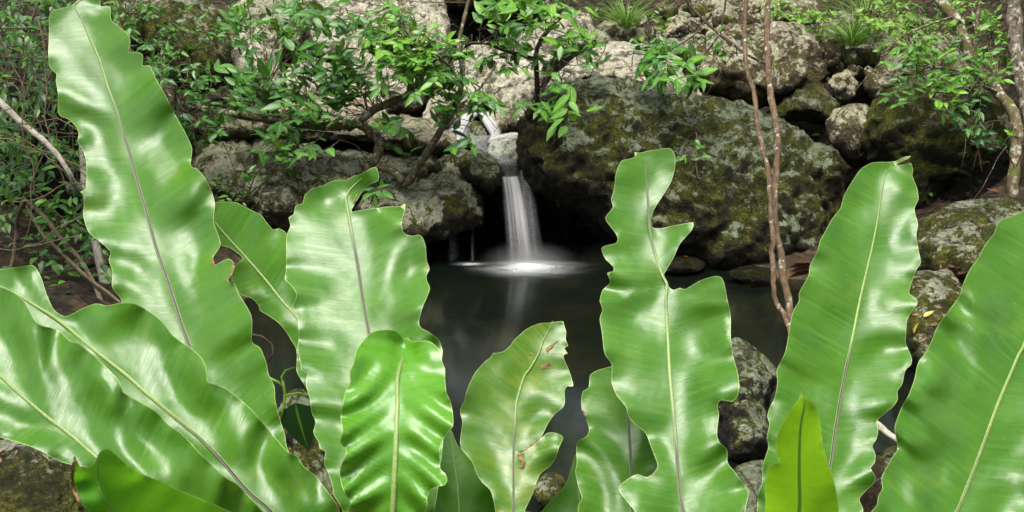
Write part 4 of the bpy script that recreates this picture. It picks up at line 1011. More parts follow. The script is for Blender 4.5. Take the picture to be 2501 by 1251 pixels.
DENS = 1.55
def foliage(wood, fol, paths, zones, branchy=True):
    """zones: (cx, cy, sx, sy, D, sprigs, leaf px, leaves per sprig, lo, hi)"""
    for (cx, cy, sx, sy, D, n, lp, nl, lo, hi) in zones:
        lp *= .86; hi *= .88
        for _ in range(max(1, n//5) if branchy else 0):          # bare twigs
            a_ = P(cx+random.uniform(-1, 1)*sx, cy+random.uniform(-1, 1)*sy, D+random.uniform(-.2, .3))
            b_, _d = nearest(paths, a_)
            m_ = (a_+b_)/2+np.array([random.uniform(-.12, .12), random.uniform(-.1, .1), random.uniform(-.05, .12)])
            e_ = a_+np.array([random.uniform(-.2, .2), random.uniform(-.1, .1), -random.uniform(.05, .35)])
            q_ = catmull(np.array([b_, m_, a_, e_]), .03)
            q_ = q_+np.array([[mn.noise(Vector(z*9)), mn.noise(Vector(z*9)+Vector((5, 0, 0))), 0] for z in q_])*.012
            q_[0] = b_
            V, F, U = tube(q_, np.linspace(.0042, .0016, len(q_)), 5, .2); wood.add(V, F, (.5, .5, .5), U)
        for _ in range(int(n*DENS)):
            for _t in range(8):
                px = cx+random.uniform(-1, 1)*sx; py = cy+random.uniform(-1, 1)*sy
                if ((px-cx)/sx)**2+((py-cy)/sy)**2 <= 1.05: break
            d = D+random.uniform(-.35, .35)
            tip = P(px, py, d)
            b0, dist = nearest(paths, tip)
            ln = random.uniform(1.6, 3.0)*lp*D/FPX
            dirv = tip-b0; dirv /= np.linalg.norm(dirv)+1e-9
            dirv = dirv+np.array([random.uniform(-.7, .7), random.uniform(-.5, .5), random.uniform(-.6, .4)]); dirv /= np.linalg.norm(dirv)
            base = tip-dirv*min(ln, max(.02, dist*.8))
            if dist > ln*.6 and branchy:
                mid = (b0+base)/2+np.array([random.uniform(-.05, .05), random.uniform(-.05, .05), random.uniform(-.04, .07)])
                q = catmull(np.array([b0, mid, base]), .04)
                V, F, U = tube(q, np.linspace(.0035, .0018, len(q)), 5, .2); wood.add(V, F, (.5, .5, .5), U)
            sprig(wood, fol, base, tip, max(2, nl+random.randint(-1, 2)), lp*D/FPX, (lo, hi))

def plant(name, label, cat, at, group=None):
    return root(name, at, label, cat, group)

# --- fallen mossy branch of the left sapling
t = plant('sapling', 'sapling with a thick crooked mossy branch lying along the rock ledge', 'sapling', P(900, 400, 7.1), 'leafy saplings over the creek')
w = Acc(); f = Acc(); tw = Acc()
p1 = limb(w, [(410,236,7.3),(430,252,7.3),(500,265,7.25),(560,277,7.25),(640,290,7.2),(700,297,7.2),(760,306,7.15),(830,310,7.15),(872,304,7.1),(905,320,7.1),(928,348,7.1),(922,375,7.1),(905,405,7.1)], 9, 12, 10, .4, 14)
p2 = limb(w, [(850,312,7.15),(880,292,7.1),(917,264,7.1),(955,250,7.1),(990,236,7.1),(1015,216,7.1),(1026,196,7.1),(1033,160,7.15),(1026,120,7.2),(1005,70,7.3),(985,30,7.4),(968,-20,7.5)], 11, 5, 10, .35, 16)
p2b = limb(w, [(1005,75,7.3),(975,60,7.2),(955,35,7.2),(945,-15,7.2)], 5, 4, 8)
p3 = limb(w, [(905,405,7.1),(900,420,7.1),(880,440,7.15)], 11, 8, 8)
foliage(w, f, [p1, p2, p2b], [
    (620,150,110,90,7.0,14,50,6,.05,.6),(700,220,90,60,6.9,8,52,6,.1,.6),(690,350,90,60,6.8,9,50,5,.1,.65),(590,290,60,60,7.0,6,46,5,.1,.6),
    (800,110,75,80,6.9,13,56,6,.0,.45),(760,30,70,50,7.1,6,50,6,.0,.5),(880,190,80,60,6.9,10,52,6,.1,.6),(780,250,70,50,6.9,6,46,5,.1,.6),(930,90,70,70,7.0,10,48,6,.2,.8),(960,330,60,40,6.9,4,44,5,.1,.6)])
w.obj('branch', M['bark_moss'], t); f.obj('foliage', M['leaf'], t)

# --- leaning sapling in front of the stream
t = plant('sapling', 'slim brown sapling leaning right from the ledge with leaves hanging before the upper cascade', 'sapling', P(985, 448, 6.9), 'leafy saplings over the creek')
w = Acc(); f = Acc(); tw = Acc()
p1 = limb(w, [(980,452,6.95),(1001,440,6.9),(1011,420,6.9),(1040,378,6.85),(1075,322,6.8),(1100,280,6.8),(1115,250,6.8),(1126,215,6.8),(1130,170,6.8),(1120,110,6.8),(1135,40,6.85),(1150,-20,6.9)], 11, 4, 9, .3, 20)
p2 = limb(w, [(984,446,6.9),(968,425,6.95),(950,414,7.0),(926,408,7.0),(915,420,7.05)], 10, 8, 8, .3, 20)
p3 = limb(w, [(1110,262,6.8),(1150,240,6.8),(1185,200,6.85),(1215,150,6.9)], 4, 2, 6)
p4 = limb(w, [(1126,205,6.8),(1095,160,6.75),(1060,130,6.7),(1010,110,6.7)], 4, 2, 6)
foliage(w, f, [p1, p3, p4], [
    (1000,90,90,70,6.7,15,40,7,.45,1),(1060,150,90,60,6.7,14,42,7,.3,.95),(990,190,80,50,6.75,10,44,6,.3,.8),(1080,230,90,45,6.7,12,44,6,.15,.75),
    (1120,330,45,50,6.6,2,60,3,.0,.45),(1170,250,60,40,6.7,6,42,5,.2,.7),(940,40,60,40,6.8,7,40,6,.3,.9)])
w.obj('branch', M['bark_olive'], t); f.obj('foliage', M['leaf'], t)

# --- dark sapling right of centre
t = plant('sapling', 'dark thin sapling rising from behind the huge boulder with a long twig to the left', 'sapling', P(1290, 285, 7.3), 'leafy saplings over the creek')
w = Acc(); f = Acc(); tw = Acc()
p1 = limb(w, [(1288,290,7.3),(1298,262,7.3),(1312,232,7.3),(1312,190,7.25),(1309,150,7.2),(1312,118,7.2),(1334,80,7.2),(1355,55,7.2),(1374,36,7.2),(1390,8,7.2),(1396,-25,7.2)], 7, 5, 8, .3, 22)
p2 = limb(w, [(1308,146,7.2),(1278,136,7.2),(1243,127,7.2),(1215,116,7.2),(1190,106,7.2),(1150,106,7.15),(1109,112,7.1),(1050,122,7.1),(988,129,7.1),(940,124,7.1),(900,118,7.1)], 5.5, 2.5, 7, .3, 22)
p3 = limb(w, [(1313,222,7.25),(1340,190,7.2),(1378,160,7.15),(1420,125,7.1),(1455,105,7.1)], 3, 1.5, 6)
foliage(w, f, [p1, p2, p3], [
    (1300,60,110,70,7.0,12,52,5,.25,.95),(1240,20,70,40,6.9,5,60,5,.3,.9),(1390,60,70,50,7.0,7,50,5,.3,.95),(1260,170,90,50,7.0,8,42,5,.2,.7),(1340,250,80,50,6.9,6,46,4,.2,.7),
    (1440,140,50,40,7.0,4,44,4,.1,.6),(1370,300,25,12,6.7,2,62,3,.55,.8)])
w.obj('branch', M['bark_dark'], t); f.obj('foliage', M['leaf'], t)

# --- thin drooping branch before the pale boulder
t = plant('overhanging_branch', 'thin dark branch slanting from the top edge to the twin trunks, leaves over pale boulder', 'branch', P(1687, 10, 7.4))
w = Acc(); f = Acc(); tw = Acc()
p1 = limb(w, [(1660,-30,7.4),(1687,15,7.4),(1722,52,7.3),(1757,84,7.2),(1790,108,7.1),(1815,128,7.0),(1840,142,6.9),(1866,155,6.8)], 4.5, 3, 7, .3, 22)
p2 = limb(w, [(1757,84,7.2),(1738,112,7.15),(1715,145,7.1),(1702,180,7.0)], 2.6, 1.5, 6); p3 = limb(w, [(1757,86,7.2),(1766,50,7.2),(1775,-20,7.2)], 2.6, 2.4, 6)
p4 = limb(w, [(1722,52,7.3),(1690,90,7.1),(1640,120,7.0),(1590,135,7.0)], 2.4, 1.4, 6)
foliage(w, f, [p1, p2, p4], [(1620,160,60,50,6.9,6,52,5,.1,.6),(1690,190,40,45,6.8,5,60,4,.25,.8),(1590,120,45,30,7.0,4,44,5,.1,.5),(1770,110,80,30,7.0,4,34,4,.1,.6)])
w.obj('branch', M['bark_dark'], t); f.obj('foliage', M['leaf'], t)

# --- twin slender trunks standing in the pool
t = plant('slender_tree', 'thinner, paler and crookeder of the twin slender trunks rising from the pool', 'tree', P(1927, 830, 5.0), 'twin slender trunks')
w = Acc()
limb(w, [(1824,-60,5.9),(1823,0,5.85),(1818,67,5.8),(1820,134,5.7),(1825,178,5.65),(1842,225,5.6),(1847,279,5.5),(1852,319,5.45),(1862,363,5.4),(1875,410,5.35),(1880,467,5.3),(1884,545,5.25),(1890,592,5.2),(1884,615,5.2),(1889,652,5.15),(1889,703,5.1),(1895,740,5.1),(1916,770,5.05),(1927,800,5.0),(1945,860,4.95)], 5.5, 6.5, 9, .45, 40, .03)
w.obj('trunk', M['bark'], t)
t = plant('slender_tree', 'thicker, straighter reddish brown one of the twin slender trunks rising from the pool', 'tree', P(1935, 830, 5.05), 'twin slender trunks')
w = Acc()
limb(w, [(1876,-60,5.95),(1875,0,5.9),(1874,67,5.85),(1875,135,5.75),(1880,218,5.65),(1892,286,5.55),(1899,336,5.5),(1897,410,5.45),(1892,467,5.38),(1892,534,5.32),(1899,585,5.28),(1907,619,5.25),(1912,676,5.2),(1926,730,5.15),(1932,780,5.1),(1950,860,5.0)], 8, 9, 10, .35, 36, .03)
w.obj('trunk', M['bark'], t)

# --- right trees
t = plant('crooked_tree', 'crooked grey-brown tree with a knot hole and small leaves, bending down the right side', 'tree', P(2477, 460, 6.6))
w = Acc(); f = Acc(); tw = Acc()
p1 = limb(w, [(2275,-40,7.4),(2295,0,7.3),(2332,44,7.2),(2353,94,7.1),(2376,148,7.0),(2406,188,6.95),(2440,229,6.9),(2467,262,6.8),(2481,296,6.75),(2484,336,6.7),(2480,400,6.65),(2474,452,6.6),(2474,520,6.6)], 13, 14, 10, .3, 16)
p2 = limb(w, [(2376,150,7.0),(2340,170,6.9),(2290,165,6.8),(2240,180,6.7)], 4, 2, 6)
p3 = limb(w, [(2440,228,6.9),(2400,210,6.8),(2340,215,6.7),(2280,240,6.65)], 3.5, 1.6, 6)
p4 = limb(w, [(2395,-30,7.0),(2388,60,7.0),(2378,150,7.0)], 5, 5, 7)
p5 = limb(w, [(2330,40,7.2),(2270,60,7.0),(2200,90,6.9),(2150,140,6.8)], 3.5, 1.6, 6)
kn = Acc(); V, F, U = tube([P(2463,308,6.70), P(2462,312,6.66), P(2461,316,6.64)], [.026, .022, .004], 10, .3); kn.add(V, F, (.5, .5, .5), U); kn.obj('knot', M['bark_dark'], t)
foliage(w, f, [p1, p2, p3, p5], [(2300,150,110,60,6.7,14,36,6,.25,1),(2340,220,80,50,6.6,9,34,6,.3,1),(2210,130,60,50,6.7,8,34,6,.3,.9),(2290,270,20,20,6.5,1,54,2,.5,.7),(2360,310,50,40,6.6,5,34,5,.0,.3),(2470,340,20,30,6.5,2,24,4,.6,1),(2200,230,60,35,6.7,5,34,5,.2,.8),(2430,180,60,60,6.7,5,30,5,.3,.9)])
w.obj('branch', M['bark_moss'], t); f.obj('foliage', M['leaf'], t)
t = plant('tree', 'flaky pale-barked tree trunk at the extreme right edge', 'tree', P(2510, 520, 7.0))
w = Acc()
limb(w, [(2470,-60,7.2),(2474,0,7.2),(2478,84,7.15),(2488,168,7.1),(2506,235,7.05),(2518,300,7.0),(2520,420,7.0),(2520,560,7.0)], 17, 20, 11, .35, 14)
limb(w, [(2518,280,7.05),(2540,120,7.0),(2560,-60,7.0)], 12, 9, 9, .3, 14)
w.obj('trunk', M['bark_flaky'], t)

# --- left: pale fallen branches, forked roots, log
t = plant('fallen_branch', 'straight pale grey branch slanting down through the tangle at the far left', 'branch', P(168, 425, 6.2), 'bare branches in the left tangle')
w = Acc(); limb(w, [(-60,190,5.5),(0,250,5.45),(54,302,5.42),(101,339,5.4),(141,380,5.4),(170,425,5.4),(190,470,5.5)], 9, 6, 9, .3, 20); w.obj('stem', M['bark_pale'], t)
t = plant('slender_tree', 'thin pale mottled trunk showing along the left margin of the tallest frond', 'tree', P(280, 740, 5.7), 'bare branches in the left tangle')
w = Acc(); limb(w, [(212,-40,6.2),(206,120,6.1),(200,260,6.0),(203,380,5.95),(212,480,5.9),(232,578,5.8),(242,635,5.78),(255,685,5.74),(272,730,5.7),(300,790,5.6)], 6, 12, 9, .35, 26); w.obj('trunk', M['bark_pale'], t)
t = plant('bare_branch', 'orange-brown forked branch with a bent elbow at the left above the litter', 'branch', P(249, 742, 5.5), 'bare branches in the left tangle')
w = Acc()
limb(w, [(44,590,5.8),(40,560,5.8),(44,528,5.75),(54,500,5.7),(60,486,5.7),(80,505,5.7),(111,534,5.7),(148,581,5.65),(188,625,5.6),(218,669,5.6),(249,740,5.5),(262,775,5.45)], 5.5, 5.5, 8, .4, 34, .03)
limb(w, [(60,492,5.72),(101,568,5.68),(134,602,5.62),(175,642,5.6),(218,682,5.55),(260,712,5.5),(296,742,5.45)], 5, 4, 8, .35, 34, .03)
limb(w, [(44,540,5.8),(38,590,5.8),(30,640,5.75),(16,690,5.7)], 5, 4, 7, .35, 34, .03)
w.obj('stem', M['vine'], t)
t = plant('log', 'thick short brown log lying on the litter at the left', 'log', P(110, 705, 5.9), 'bare branches in the left tangle')
w = Acc(); limb(w, [(60,725,5.9),(111,702,5.9),(150,672,5.95),(188,650,6.0),(222,640,6.05),(262,640,6.1)], 15, 12, 10, .3, 16); w.obj('stem', M['bark'], t)
t = plant('dead_stick', 'thin curved stick lying on the brown litter above the broad left frond', 'stick', P(150, 745, 5.4), 'bare branches in the left tangle')
w = Acc(); limb(w, [(122,738,5.5),(150,742,5.45),(172,752,5.4),(190,765,5.35)], 5, 4, 7, .3, 30); w.obj('stem', M['vine'], t)
t = plant('dead_stick', 'broken pale stick bridging the gap between the two tall right fronds', 'stick', P(2165, 1065, 3.9))
w = Acc(); limb(w, [(2090,990,4.1),(2140,1035,4.0),(2165,1056,3.95),(2195,1078,3.9),(2240,1110,3.8)], 9, 8, 9, .4, 40, .02); w.obj('stem', M['bark_pale'], t)
t = plant('dead_leaf', 'big curled dark brown dead leaf lying at the water edge right of the twin trunks', 'leaf', P(1950, 672, 6.2))
a = Acc()
for k in range(4):
    a.leaf(P(1985,640+k*9,6.2), P(1925,655+k*8,6.15)-P(1985,640+k*9,6.2), (0, -.4, 1), .17, .045, -.25+.1*k, [.0, .05, .35, .1][k], fold=.9, n=7)
a.obj('blade', M['litter'], t)

# --- tangle of dry vines and small leaves on the left bank
w = Acc(); f = Acc()
random.seed(21)
for k in range(62):
    D = random.uniform(5.6, 6.9); x = random.uniform(-60, 260)
    typ = random.random()
    if typ < .55:
        y = random.uniform(-60, 120); pts = []; dx = random.uniform(-.25, .35)
        n = random.randint(6, 11)
        for i in range(n):
            pts.append((x, y, D)); y += random.uniform(35, 80); x += dx*60+random.uniform(-26, 26)
    elif typ < .85:
        y = random.uniform(0, 620); x = random.uniform(-80, 60); s = random.uniform(-.5, .9); pts = []
        for i in range(random.randint(5, 9)):
            pts.append((x, y, D)); st = random.uniform(30, 55); x += st; y += s*st+random.uniform(-18, 18)
    else:
        cx, cy, r = random.uniform(0, 200), random.uniform(80, 600), random.uniform(25, 70); a0 = random.uniform(0, 6)
        pts = [(cx+r*math.cos(a0+i*.6)*1.3, cy+r*math.sin(a0+i*.6), D) for i in range(7)]
    if k%5 == 0: pts = [(a_[0], a_[1], 5.4) for a_ in pts]
    limb(w, pts, random.uniform(1.0, 2.6), random.uniform(.8, 1.6), 5, .2, 30, .05, .012, k)
vt = plant('vine_tangle', 'tangle of dry brown vines with many small dark leaves at the left', 'vines', P(100, 700, 6.0))
o = w.obj('vine_stem', M['vine'], vt); o['kind'] = 'stuff'
for k in range(3800):
    px = random.uniform(-40, 330); py = random.uniform(-40, 690)
    if mn.noise(Vector((px*.011, py*.011, 4))) < -.12 and random.random() < .85: continue
    D = random.uniform(5.5, 7.2); b = P(px, py, D)
    l = random.uniform(14, 36)*D/FPX
    f.leaf(b, (random.uniform(-1, 1), random.uniform(-1, .3), random.uniform(-.8, .4)), (random.uniform(-.4, .4), -.5, 1), l, l*.5, .2, random.random(), n=3)
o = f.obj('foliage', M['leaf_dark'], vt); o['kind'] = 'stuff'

# --- understorey shrub between the tallest frond and the mossy ledge
def scatter_shrub(name, label, cat, at, zones, mat, group=None, nst=8):
    t = plant(name, label, cat, at, group); w = Acc(); f = Acc(); ps = []
    b = np.array(at)
    for (cx, cy, sx, sy, D, n, lp, nl, lo, hi) in zones:
        for k in range(max(1, nst//len(zones))):
            e = P(cx+random.uniform(-.5, .5)*sx, cy+random.uniform(-.5, .3)*sy, D+random.uniform(-.15, .15))
            m = (b+e)/2+np.array([random.uniform(-.06, .06), random.uniform(-.06, .06), .05])
            q = catmull(np.array([b+np.array([random.uniform(-.05, .05), random.uniform(-.05, .05), 0]), m, e]), .05); ps.append(q)
            V, F, U = tube(q, np.linspace(.005, .002, len(q)), 6, .2); w.add(V, F, (.5, .5, .5), U)
    foliage(w, f, ps, zones)
    w.obj('stem', M['twig'], t); f.obj('foliage', M[mat], t)
G = 'understorey shrubs'
scatter_shrub('shrub', 'dark leafy shrub directly right of the tallest frond, under the mossy boulder', 'shrub', P(440, 300, 6.9), [(430,190,90,70,6.8,20,30,6,.0,.55),(480,300,80,70,6.8,16,34,6,.0,.5)], 'leaf', G)
scatter_shrub('shrub', 'small-leaved shrub growing on top of the mossy boulder at the top left', 'shrub', P(420, 60, 7.6), [(400,60,110,60,7.5,16,26,6,.1,.7),(330,40,60,40,7.4,7,24,6,.1,.6)], 'leaf', G)
scatter_shrub('shrub', 'low creeping shrub on the dark face of the broad ledge boulder', 'shrub', P(590, 500, 7.1), [(590,460,80,50,6.95,9,24,5,.2,.8),(700,390,60,30,6.9,4,34,4,.2,.7)], 'leaf', G)
scatter_shrub('seedling', 'tiny seedling with a few green leaves stuck to the face of the huge boulder', 'seedling', P(1690, 440, 6.6), [(1685,375,40,40,6.6,5,28,4,.3,.7)], 'leaf', None, 2)
scatter_shrub('seedling', 'small strap-leaved sprout among leaves at the left of the blocky boulder', 'seedling', P(905, 500, 6.85), [(915,470,25,30,6.85,3,44,3,.2,.5)], 'leaf', None, 2)
G2 = 'pale green ground plants on the upper slope'
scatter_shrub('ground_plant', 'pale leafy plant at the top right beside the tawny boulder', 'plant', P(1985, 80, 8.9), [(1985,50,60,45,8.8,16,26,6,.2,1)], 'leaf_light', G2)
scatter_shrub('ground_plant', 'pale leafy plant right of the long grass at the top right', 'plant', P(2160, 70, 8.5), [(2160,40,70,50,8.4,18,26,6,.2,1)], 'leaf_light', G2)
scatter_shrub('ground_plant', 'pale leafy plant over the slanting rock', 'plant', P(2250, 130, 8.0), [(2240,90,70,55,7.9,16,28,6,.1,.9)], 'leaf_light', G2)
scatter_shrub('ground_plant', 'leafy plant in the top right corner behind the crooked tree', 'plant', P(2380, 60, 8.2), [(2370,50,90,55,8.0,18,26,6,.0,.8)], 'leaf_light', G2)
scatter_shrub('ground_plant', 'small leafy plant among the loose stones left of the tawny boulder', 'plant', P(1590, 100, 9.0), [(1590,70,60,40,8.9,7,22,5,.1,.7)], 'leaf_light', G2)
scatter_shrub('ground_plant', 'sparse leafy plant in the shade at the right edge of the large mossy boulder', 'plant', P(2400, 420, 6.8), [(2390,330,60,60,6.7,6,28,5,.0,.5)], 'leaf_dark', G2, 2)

scatter_shrub('shrub', 'leafy shrub in the top left gap between the tallest frond and the mossy boulder', 'shrub', P(350, 190, 7.2), [(380,130,70,60,7.1,12,28,6,.1,.7),(560,60,60,60,7.6,9,30,6,.1,.7)], 'leaf', G)
scatter_shrub('shrub', 'loose bright shrub before the rocks at the top, left of the pale rock face', 'shrub', P(650, 200, 7.5), [(640,60,90,60,7.4,11,38,6,.2,.85),(730,90,60,60,7.3,7,40,6,.2,.8)], 'leaf', G)
scatter_shrub('shrub', 'spreading shrub under the crooked tree in the top right corner', 'shrub', P(2420, 200, 7.0), [(2430,110,70,70,7.2,7,30,6,.2,1),(2280,60,80,50,7.3,9,28,6,.3,1)], 'leaf', G)
scatter_shrub('ground_plant', 'leafy plant at the top edge just right of the twin trunks', 'plant', P(1900, 40, 9.6), [(1920,20,60,30,9.4,9,24,6,.3,1)], 'leaf_light', G2)
# creeping green cover on the soil
gc = Acc(); random.seed(31)
for k in range(5200):
    x = random.uniform(-5.0, 5.5); y = random.uniform(7.6, 13) if random.random() < .8 else random.uniform(4.5, 8)
    if mn.noise(Vector((x*1.3, y*1.3, 8))) < -.05: continue
    z = gz(x, y)
    if z < .15: continue
    l = random.uniform(.03, .075)
    gc.leaf((x, y, z+random.uniform(.0, .10)), (random.uniform(-1, 1), random.uniform(-1.2, .5), random.uniform(-.2, .5)), (random.uniform(-.5, .5), random.uniform(-.7, .2), 1), l, l*.5, .2, random.random(), n=3)
tag(gc.obj('ground_cover', M['leaf']), 'low creeping green plants covering the soil of the upper slope', 'ground cover', kind='stuff')

def grass(label, cx, cy, D, n, hgt, spread, mat='leaf_light', rnd=(.0, .6)):
    t = plant('grass_tuft', label, 'grass', P(cx, cy, D), 'long grass tufts on the slope'); f = Acc()
    b = P(cx, cy, D)
    for k in range(n):
        a = random.uniform(0, 2*math.pi); r = random.uniform(0, 1)**.7
        p = b+np.array([math.cos(a)*r*.05, math.sin(a)*r*.05, 0])
        d = np.array([math.cos(a)*r*spread, math.sin(a)*r*spread-.2, 1.0])
        f.leaf(p, d, (-d[0], -d[1]-.3, .4), hgt*random.uniform(.5, 1.1), .007, random.uniform(.3, 1.0), random.uniform(*rnd), n=7, fold=.5)
    f.obj('blade', M[mat], t)
grass('tuft of long thin grass at the top centre above the loose stones', 1530, 70, 9.2, 150, .34, .8)
grass('tuft of arching long grass right of the tawny boulder', 2080, 115, 8.5, 170, .40, .9)
grass('dense tuft of grass at the top right between pale leafy plants', 2115, 60, 8.9, 130, .36, .8)
grass('small grass tuft on the face of the top left mossy boulder', 455, 130, 7.7, 90, .16, .9, 'leaf', (.1, .5))

# --- climbing stem with one large dark leaf between the left fronds
t = plant('vine', 'bright green climbing stem with one large dark heart-shaped leaf, between the two tall left fronds', 'vine', P(700, 1010, 2.35))
w = Acc()
limb(w, [(655,922,2.3),(680,934,2.3),(694,950,2.3),(688,920,2.3),(698,905,2.3),(722,898,2.32)], 3.5, 3, 7, .1)
limb(w, [(690,930,2.3),(696,960,2.3),(694,990,2.3),(688,1020,2.3)], 4, 3, 7, .1)
limb(w, [(690,985,2.3),(700,965,2.3),(730,960,2.3),(760,972,2.32)], 3, 3, 7, .1)
w.obj('stem', M['greenstem'], t)
a = Acc(); a.leaf(P(720,985,2.3), P(748,1098,2.3)-P(720,985,2.3), (0, -.8, -.6), .105, .080, .1, .05, fold=.12, n=9, shape=-.2)
a.obj('leaf_blade', M['leaf_dark'], t)
t = plant('vine', 'thin brown dry tendril over the brown shallows left of the centre frond', 'vine', P(640, 830, 3.4))
w = Acc(); limb(w, [(600,815,3.4),(640,822,3.4),(664,840,3.4),(668,862,3.4),(655,885,3.4)], 3, 2.4, 6, .2); w.obj('stem', M['bark_dark'], t)

# --- fallen leaves
random.seed(5)
lit = Acc()
for k in range(1500):
    x = random.uniform(-3.6, 4.2); y = random.uniform(6.9, 12.5) if random.random() < .8 else random.uniform(4.6, 7)
    z = gz(x, y)
    if z < .04: continue
    l = random.uniform(.03, .085)
    lit.leaf((x, y, z+random.uniform(.004, .02)), (random.uniform(-1, 1), random.uniform(-1, 1), random.uniform(-.2, .35)), (random.uniform(-.5, .5), random.uniform(-.5, .5), 1), l, l*.42, random.uniform(-.3, .4), random.random(), n=3)
tag(lit.obj('leaf_litter', M['litter']), 'reddish brown leaf litter scattered over the slope and left bank', 'leaf litter', kind='stuff')

from mathutils.bvhtree import BVHTree
def drop_on(rock_label, spots, L, rnd, name, label, group, mat='litter'):
    o = ROCKS[rock_label]; org = np.array(o.location)
    bv = BVHTree.FromPolygons([tuple(np.array(v.co)+org) for v in o.data.vertices], [tuple(p.vertices) for p in o.data.polygons])
    out = []
    for (px, py) in spots:
        d = P(px, py, 10)-CAM; d /= np.linalg.norm(d)
        h = bv.ray_cast(Vector(CAM), Vector(d))
        if h[0] is None: continue
        nrm = np.array(h[1]);
        if nrm.dot(d) > 0: nrm = -nrm
        out.append((np.array(h[0])+nrm*.006, nrm, h[3]))
    return out
def rock_litter(rock_label, n, box, seed, L=(16, 40), rnd=(0, 1)):
    rr = random.Random(seed)
    spots = [(rr.uniform(box[0], box[2]), rr.uniform(box[1], box[3])) for _ in range(n)]
    return [(p, nr, rr.uniform(*L)*dist/FPX, rr.uniform(*rnd)) for (p, nr, dist) in drop_on(rock_label, spots, 0, 0, '', '', '')]
lit2 = Acc()
for lab, n, box, L in [(a_, int(n_*.7), b_, (l_[0]*.85, l_[1]*.85)) for a_, n_, b_, l_ in [
    ('long mossy rock ledge lying under the fallen mossy branch', 60, (560,235,1050,330), (14, 36)),
    ('broad ledge boulder with a dark face, left of the waterfall', 46, (520,335,1150,420), (14, 34)),
    ('blocky mossy boulder overhanging the pool left of the waterfall', 14, (950,430,1150,540), (14, 30)),
    ('green mossy boulder with fallen leaves at the right edge', 34, (2290,640,2360,700), (10, 26)),
    ('lower moss and lichen rock between the two right fronds', 14, (2230,680,2340,860), (12, 34)),
    ('pale smooth boulder just behind the top of the huge dark boulder', 24, (1500,150,1690,230), (12, 30)),
    ('big tawny boulder above the huge dark one, behind the twin trunks', 26, (1720,60,1980,110), (12, 30)),
    ('lichen-crusted stone standing in the pool between two right fronds', 6, (1780,840,1880,940), (12, 24)),
    ('mossy rock at the bottom left corner under the fronds', 12, (-20,1080,80,1130), (16, 40)),
    ('lichen-pale slanting rock above the large mossy boulder', 20, (2150,110,2380,220), (12, 26)),
    ('long pale slab sloping down behind the leafy sapling above the waterfall', 16, (1120,100,1400,260), (12, 26))]]:
    for (p, nr, l, rd) in rock_litter(lab, n, box, hash(n) % 97, L):
        d = np.array([random.uniform(-1, 1), random.uniform(-1, 1), random.uniform(-.3, .3)])
        lit2.leaf(p, d-nr*d.dot(nr)*.8, nr+np.array([random.uniform(-.3, .3)]*3), l, l*.38, random.uniform(-.3, .3), rd, n=3)
tag(lit2.obj('leaf_litter', M['litter']), 'small reddish dead leaves lying on the boulders', 'leaf litter', kind='stuff')
def one_leaf(rock_label, px, py, Lpx, dirpx, rd, label, mat='litter'):
    r = drop_on(rock_label, [(px, py)], 0, 0, '', '', '')
    if not r: return
    p, nr, dist = r[0]
    d = P(px+dirpx[0], py+dirpx[1], dist)-P(px, py, dist); d = d-nr*d.dot(nr)*.9
    a = Acc(); l = Lpx*dist/FPX; a.leaf(p, d, nr, l, l*.42, .15, rd, n=6, fold=.3)
    tag(a.obj('fallen_leaf', M[mat]), label, 'leaf', 'single fallen leaves')
M['leaf_yellow'] = leaf_mat('yellow_dead_leaf', [(.35, .28, .04), (.42, .34, .06)], trans=.1)
M['leaf_orange'] = leaf_mat('orange_dead_leaf', [(.45, .16, .02), (.5, .2, .03)], trans=.1)
one_leaf('lower moss and lichen rock between the two right fronds', 2256, 776, 28, (22, -14), .4, 'yellow fallen leaf on the lower moss rock between the right fronds', 'leaf_yellow')
one_leaf('lower moss and lichen rock between the two right fronds', 2236, 815, 26, (6, -14), .8, 'small yellowish leaf fallen lowest on the moss rock between the right fronds', 'leaf_yellow')
one_leaf('low olive rock awash at the foot of the huge boulder, with an orange leaf', 1668, 628, 30, (24, 5), .4, 'orange fallen leaf on the low rock at the foot of the huge boulder', 'leaf_orange')
one_leaf('green mossy boulder with fallen leaves at the right edge', 2388, 560, 18, (6, -14), .1, 'dark red fallen leaf alone on the green mossy boulder', 'litter')
# ------------------------------------------------------------------ unseen trees added to shape the light; light, camera
def unseen_blocker_tree(x, y, h, r, sd, lab, nc=26):  # out-of-view tree added to block sky light and darken reflections
    t = root('unseen_blocker_tree', (x, y, float(gz(x, y))), lab, 'tree', 'unseen trees added to block sky light')
    rr = random.Random(sd); random.seed(sd)
    w = Acc(); V, F, U = tube(catmull(np.array([(x, y, gz(x, y)-.2), (x+.15, y, h*.3), (x-.1, y+.1, h*.7), (x, y, h)]), .4), np.linspace(.24, .06, len(catmull(np.array([(x, y, gz(x, y)-.2), (x+.15, y, h*.3), (x-.1, y+.1, h*.7), (x, y, h)]), .4))), 10, .2, True, 4); w.add(V, F, (.5, .5, .5), U)
    f = Acc()
    for c in range(nc):
        a = rr.uniform(0, 6.28); q = rr.uniform(.2, 1)*r; cz = h*rr.uniform(.55, 1.08)
        c0 = np.array([x+q*math.cos(a), y+q*math.sin(a), cz])
        V, F, U = tube(catmull(np.array([(x, y, cz*.75), (np.array([x, y, cz*.8])+c0)/2, c0]), .3), .03, 5); w.add(V, F, (.5, .5, .5), U)
        for k in range(70):
            p = c0+np.array([rr.gauss(0, .5), rr.gauss(0, .5), rr.gauss(0, .3)])
            f.leaf(p, (rr.uniform(-1, 1), rr.uniform(-1, 1), rr.uniform(-.8, .2)), (rr.uniform(-.5, .5), rr.uniform(-.5, .5), 1), rr.uniform(.22, .42), .16, .3, rr.random(), n=2)
    w.obj('trunk', M['bark_dark'], t); f.obj('crown', M['leaf_dark'], t)
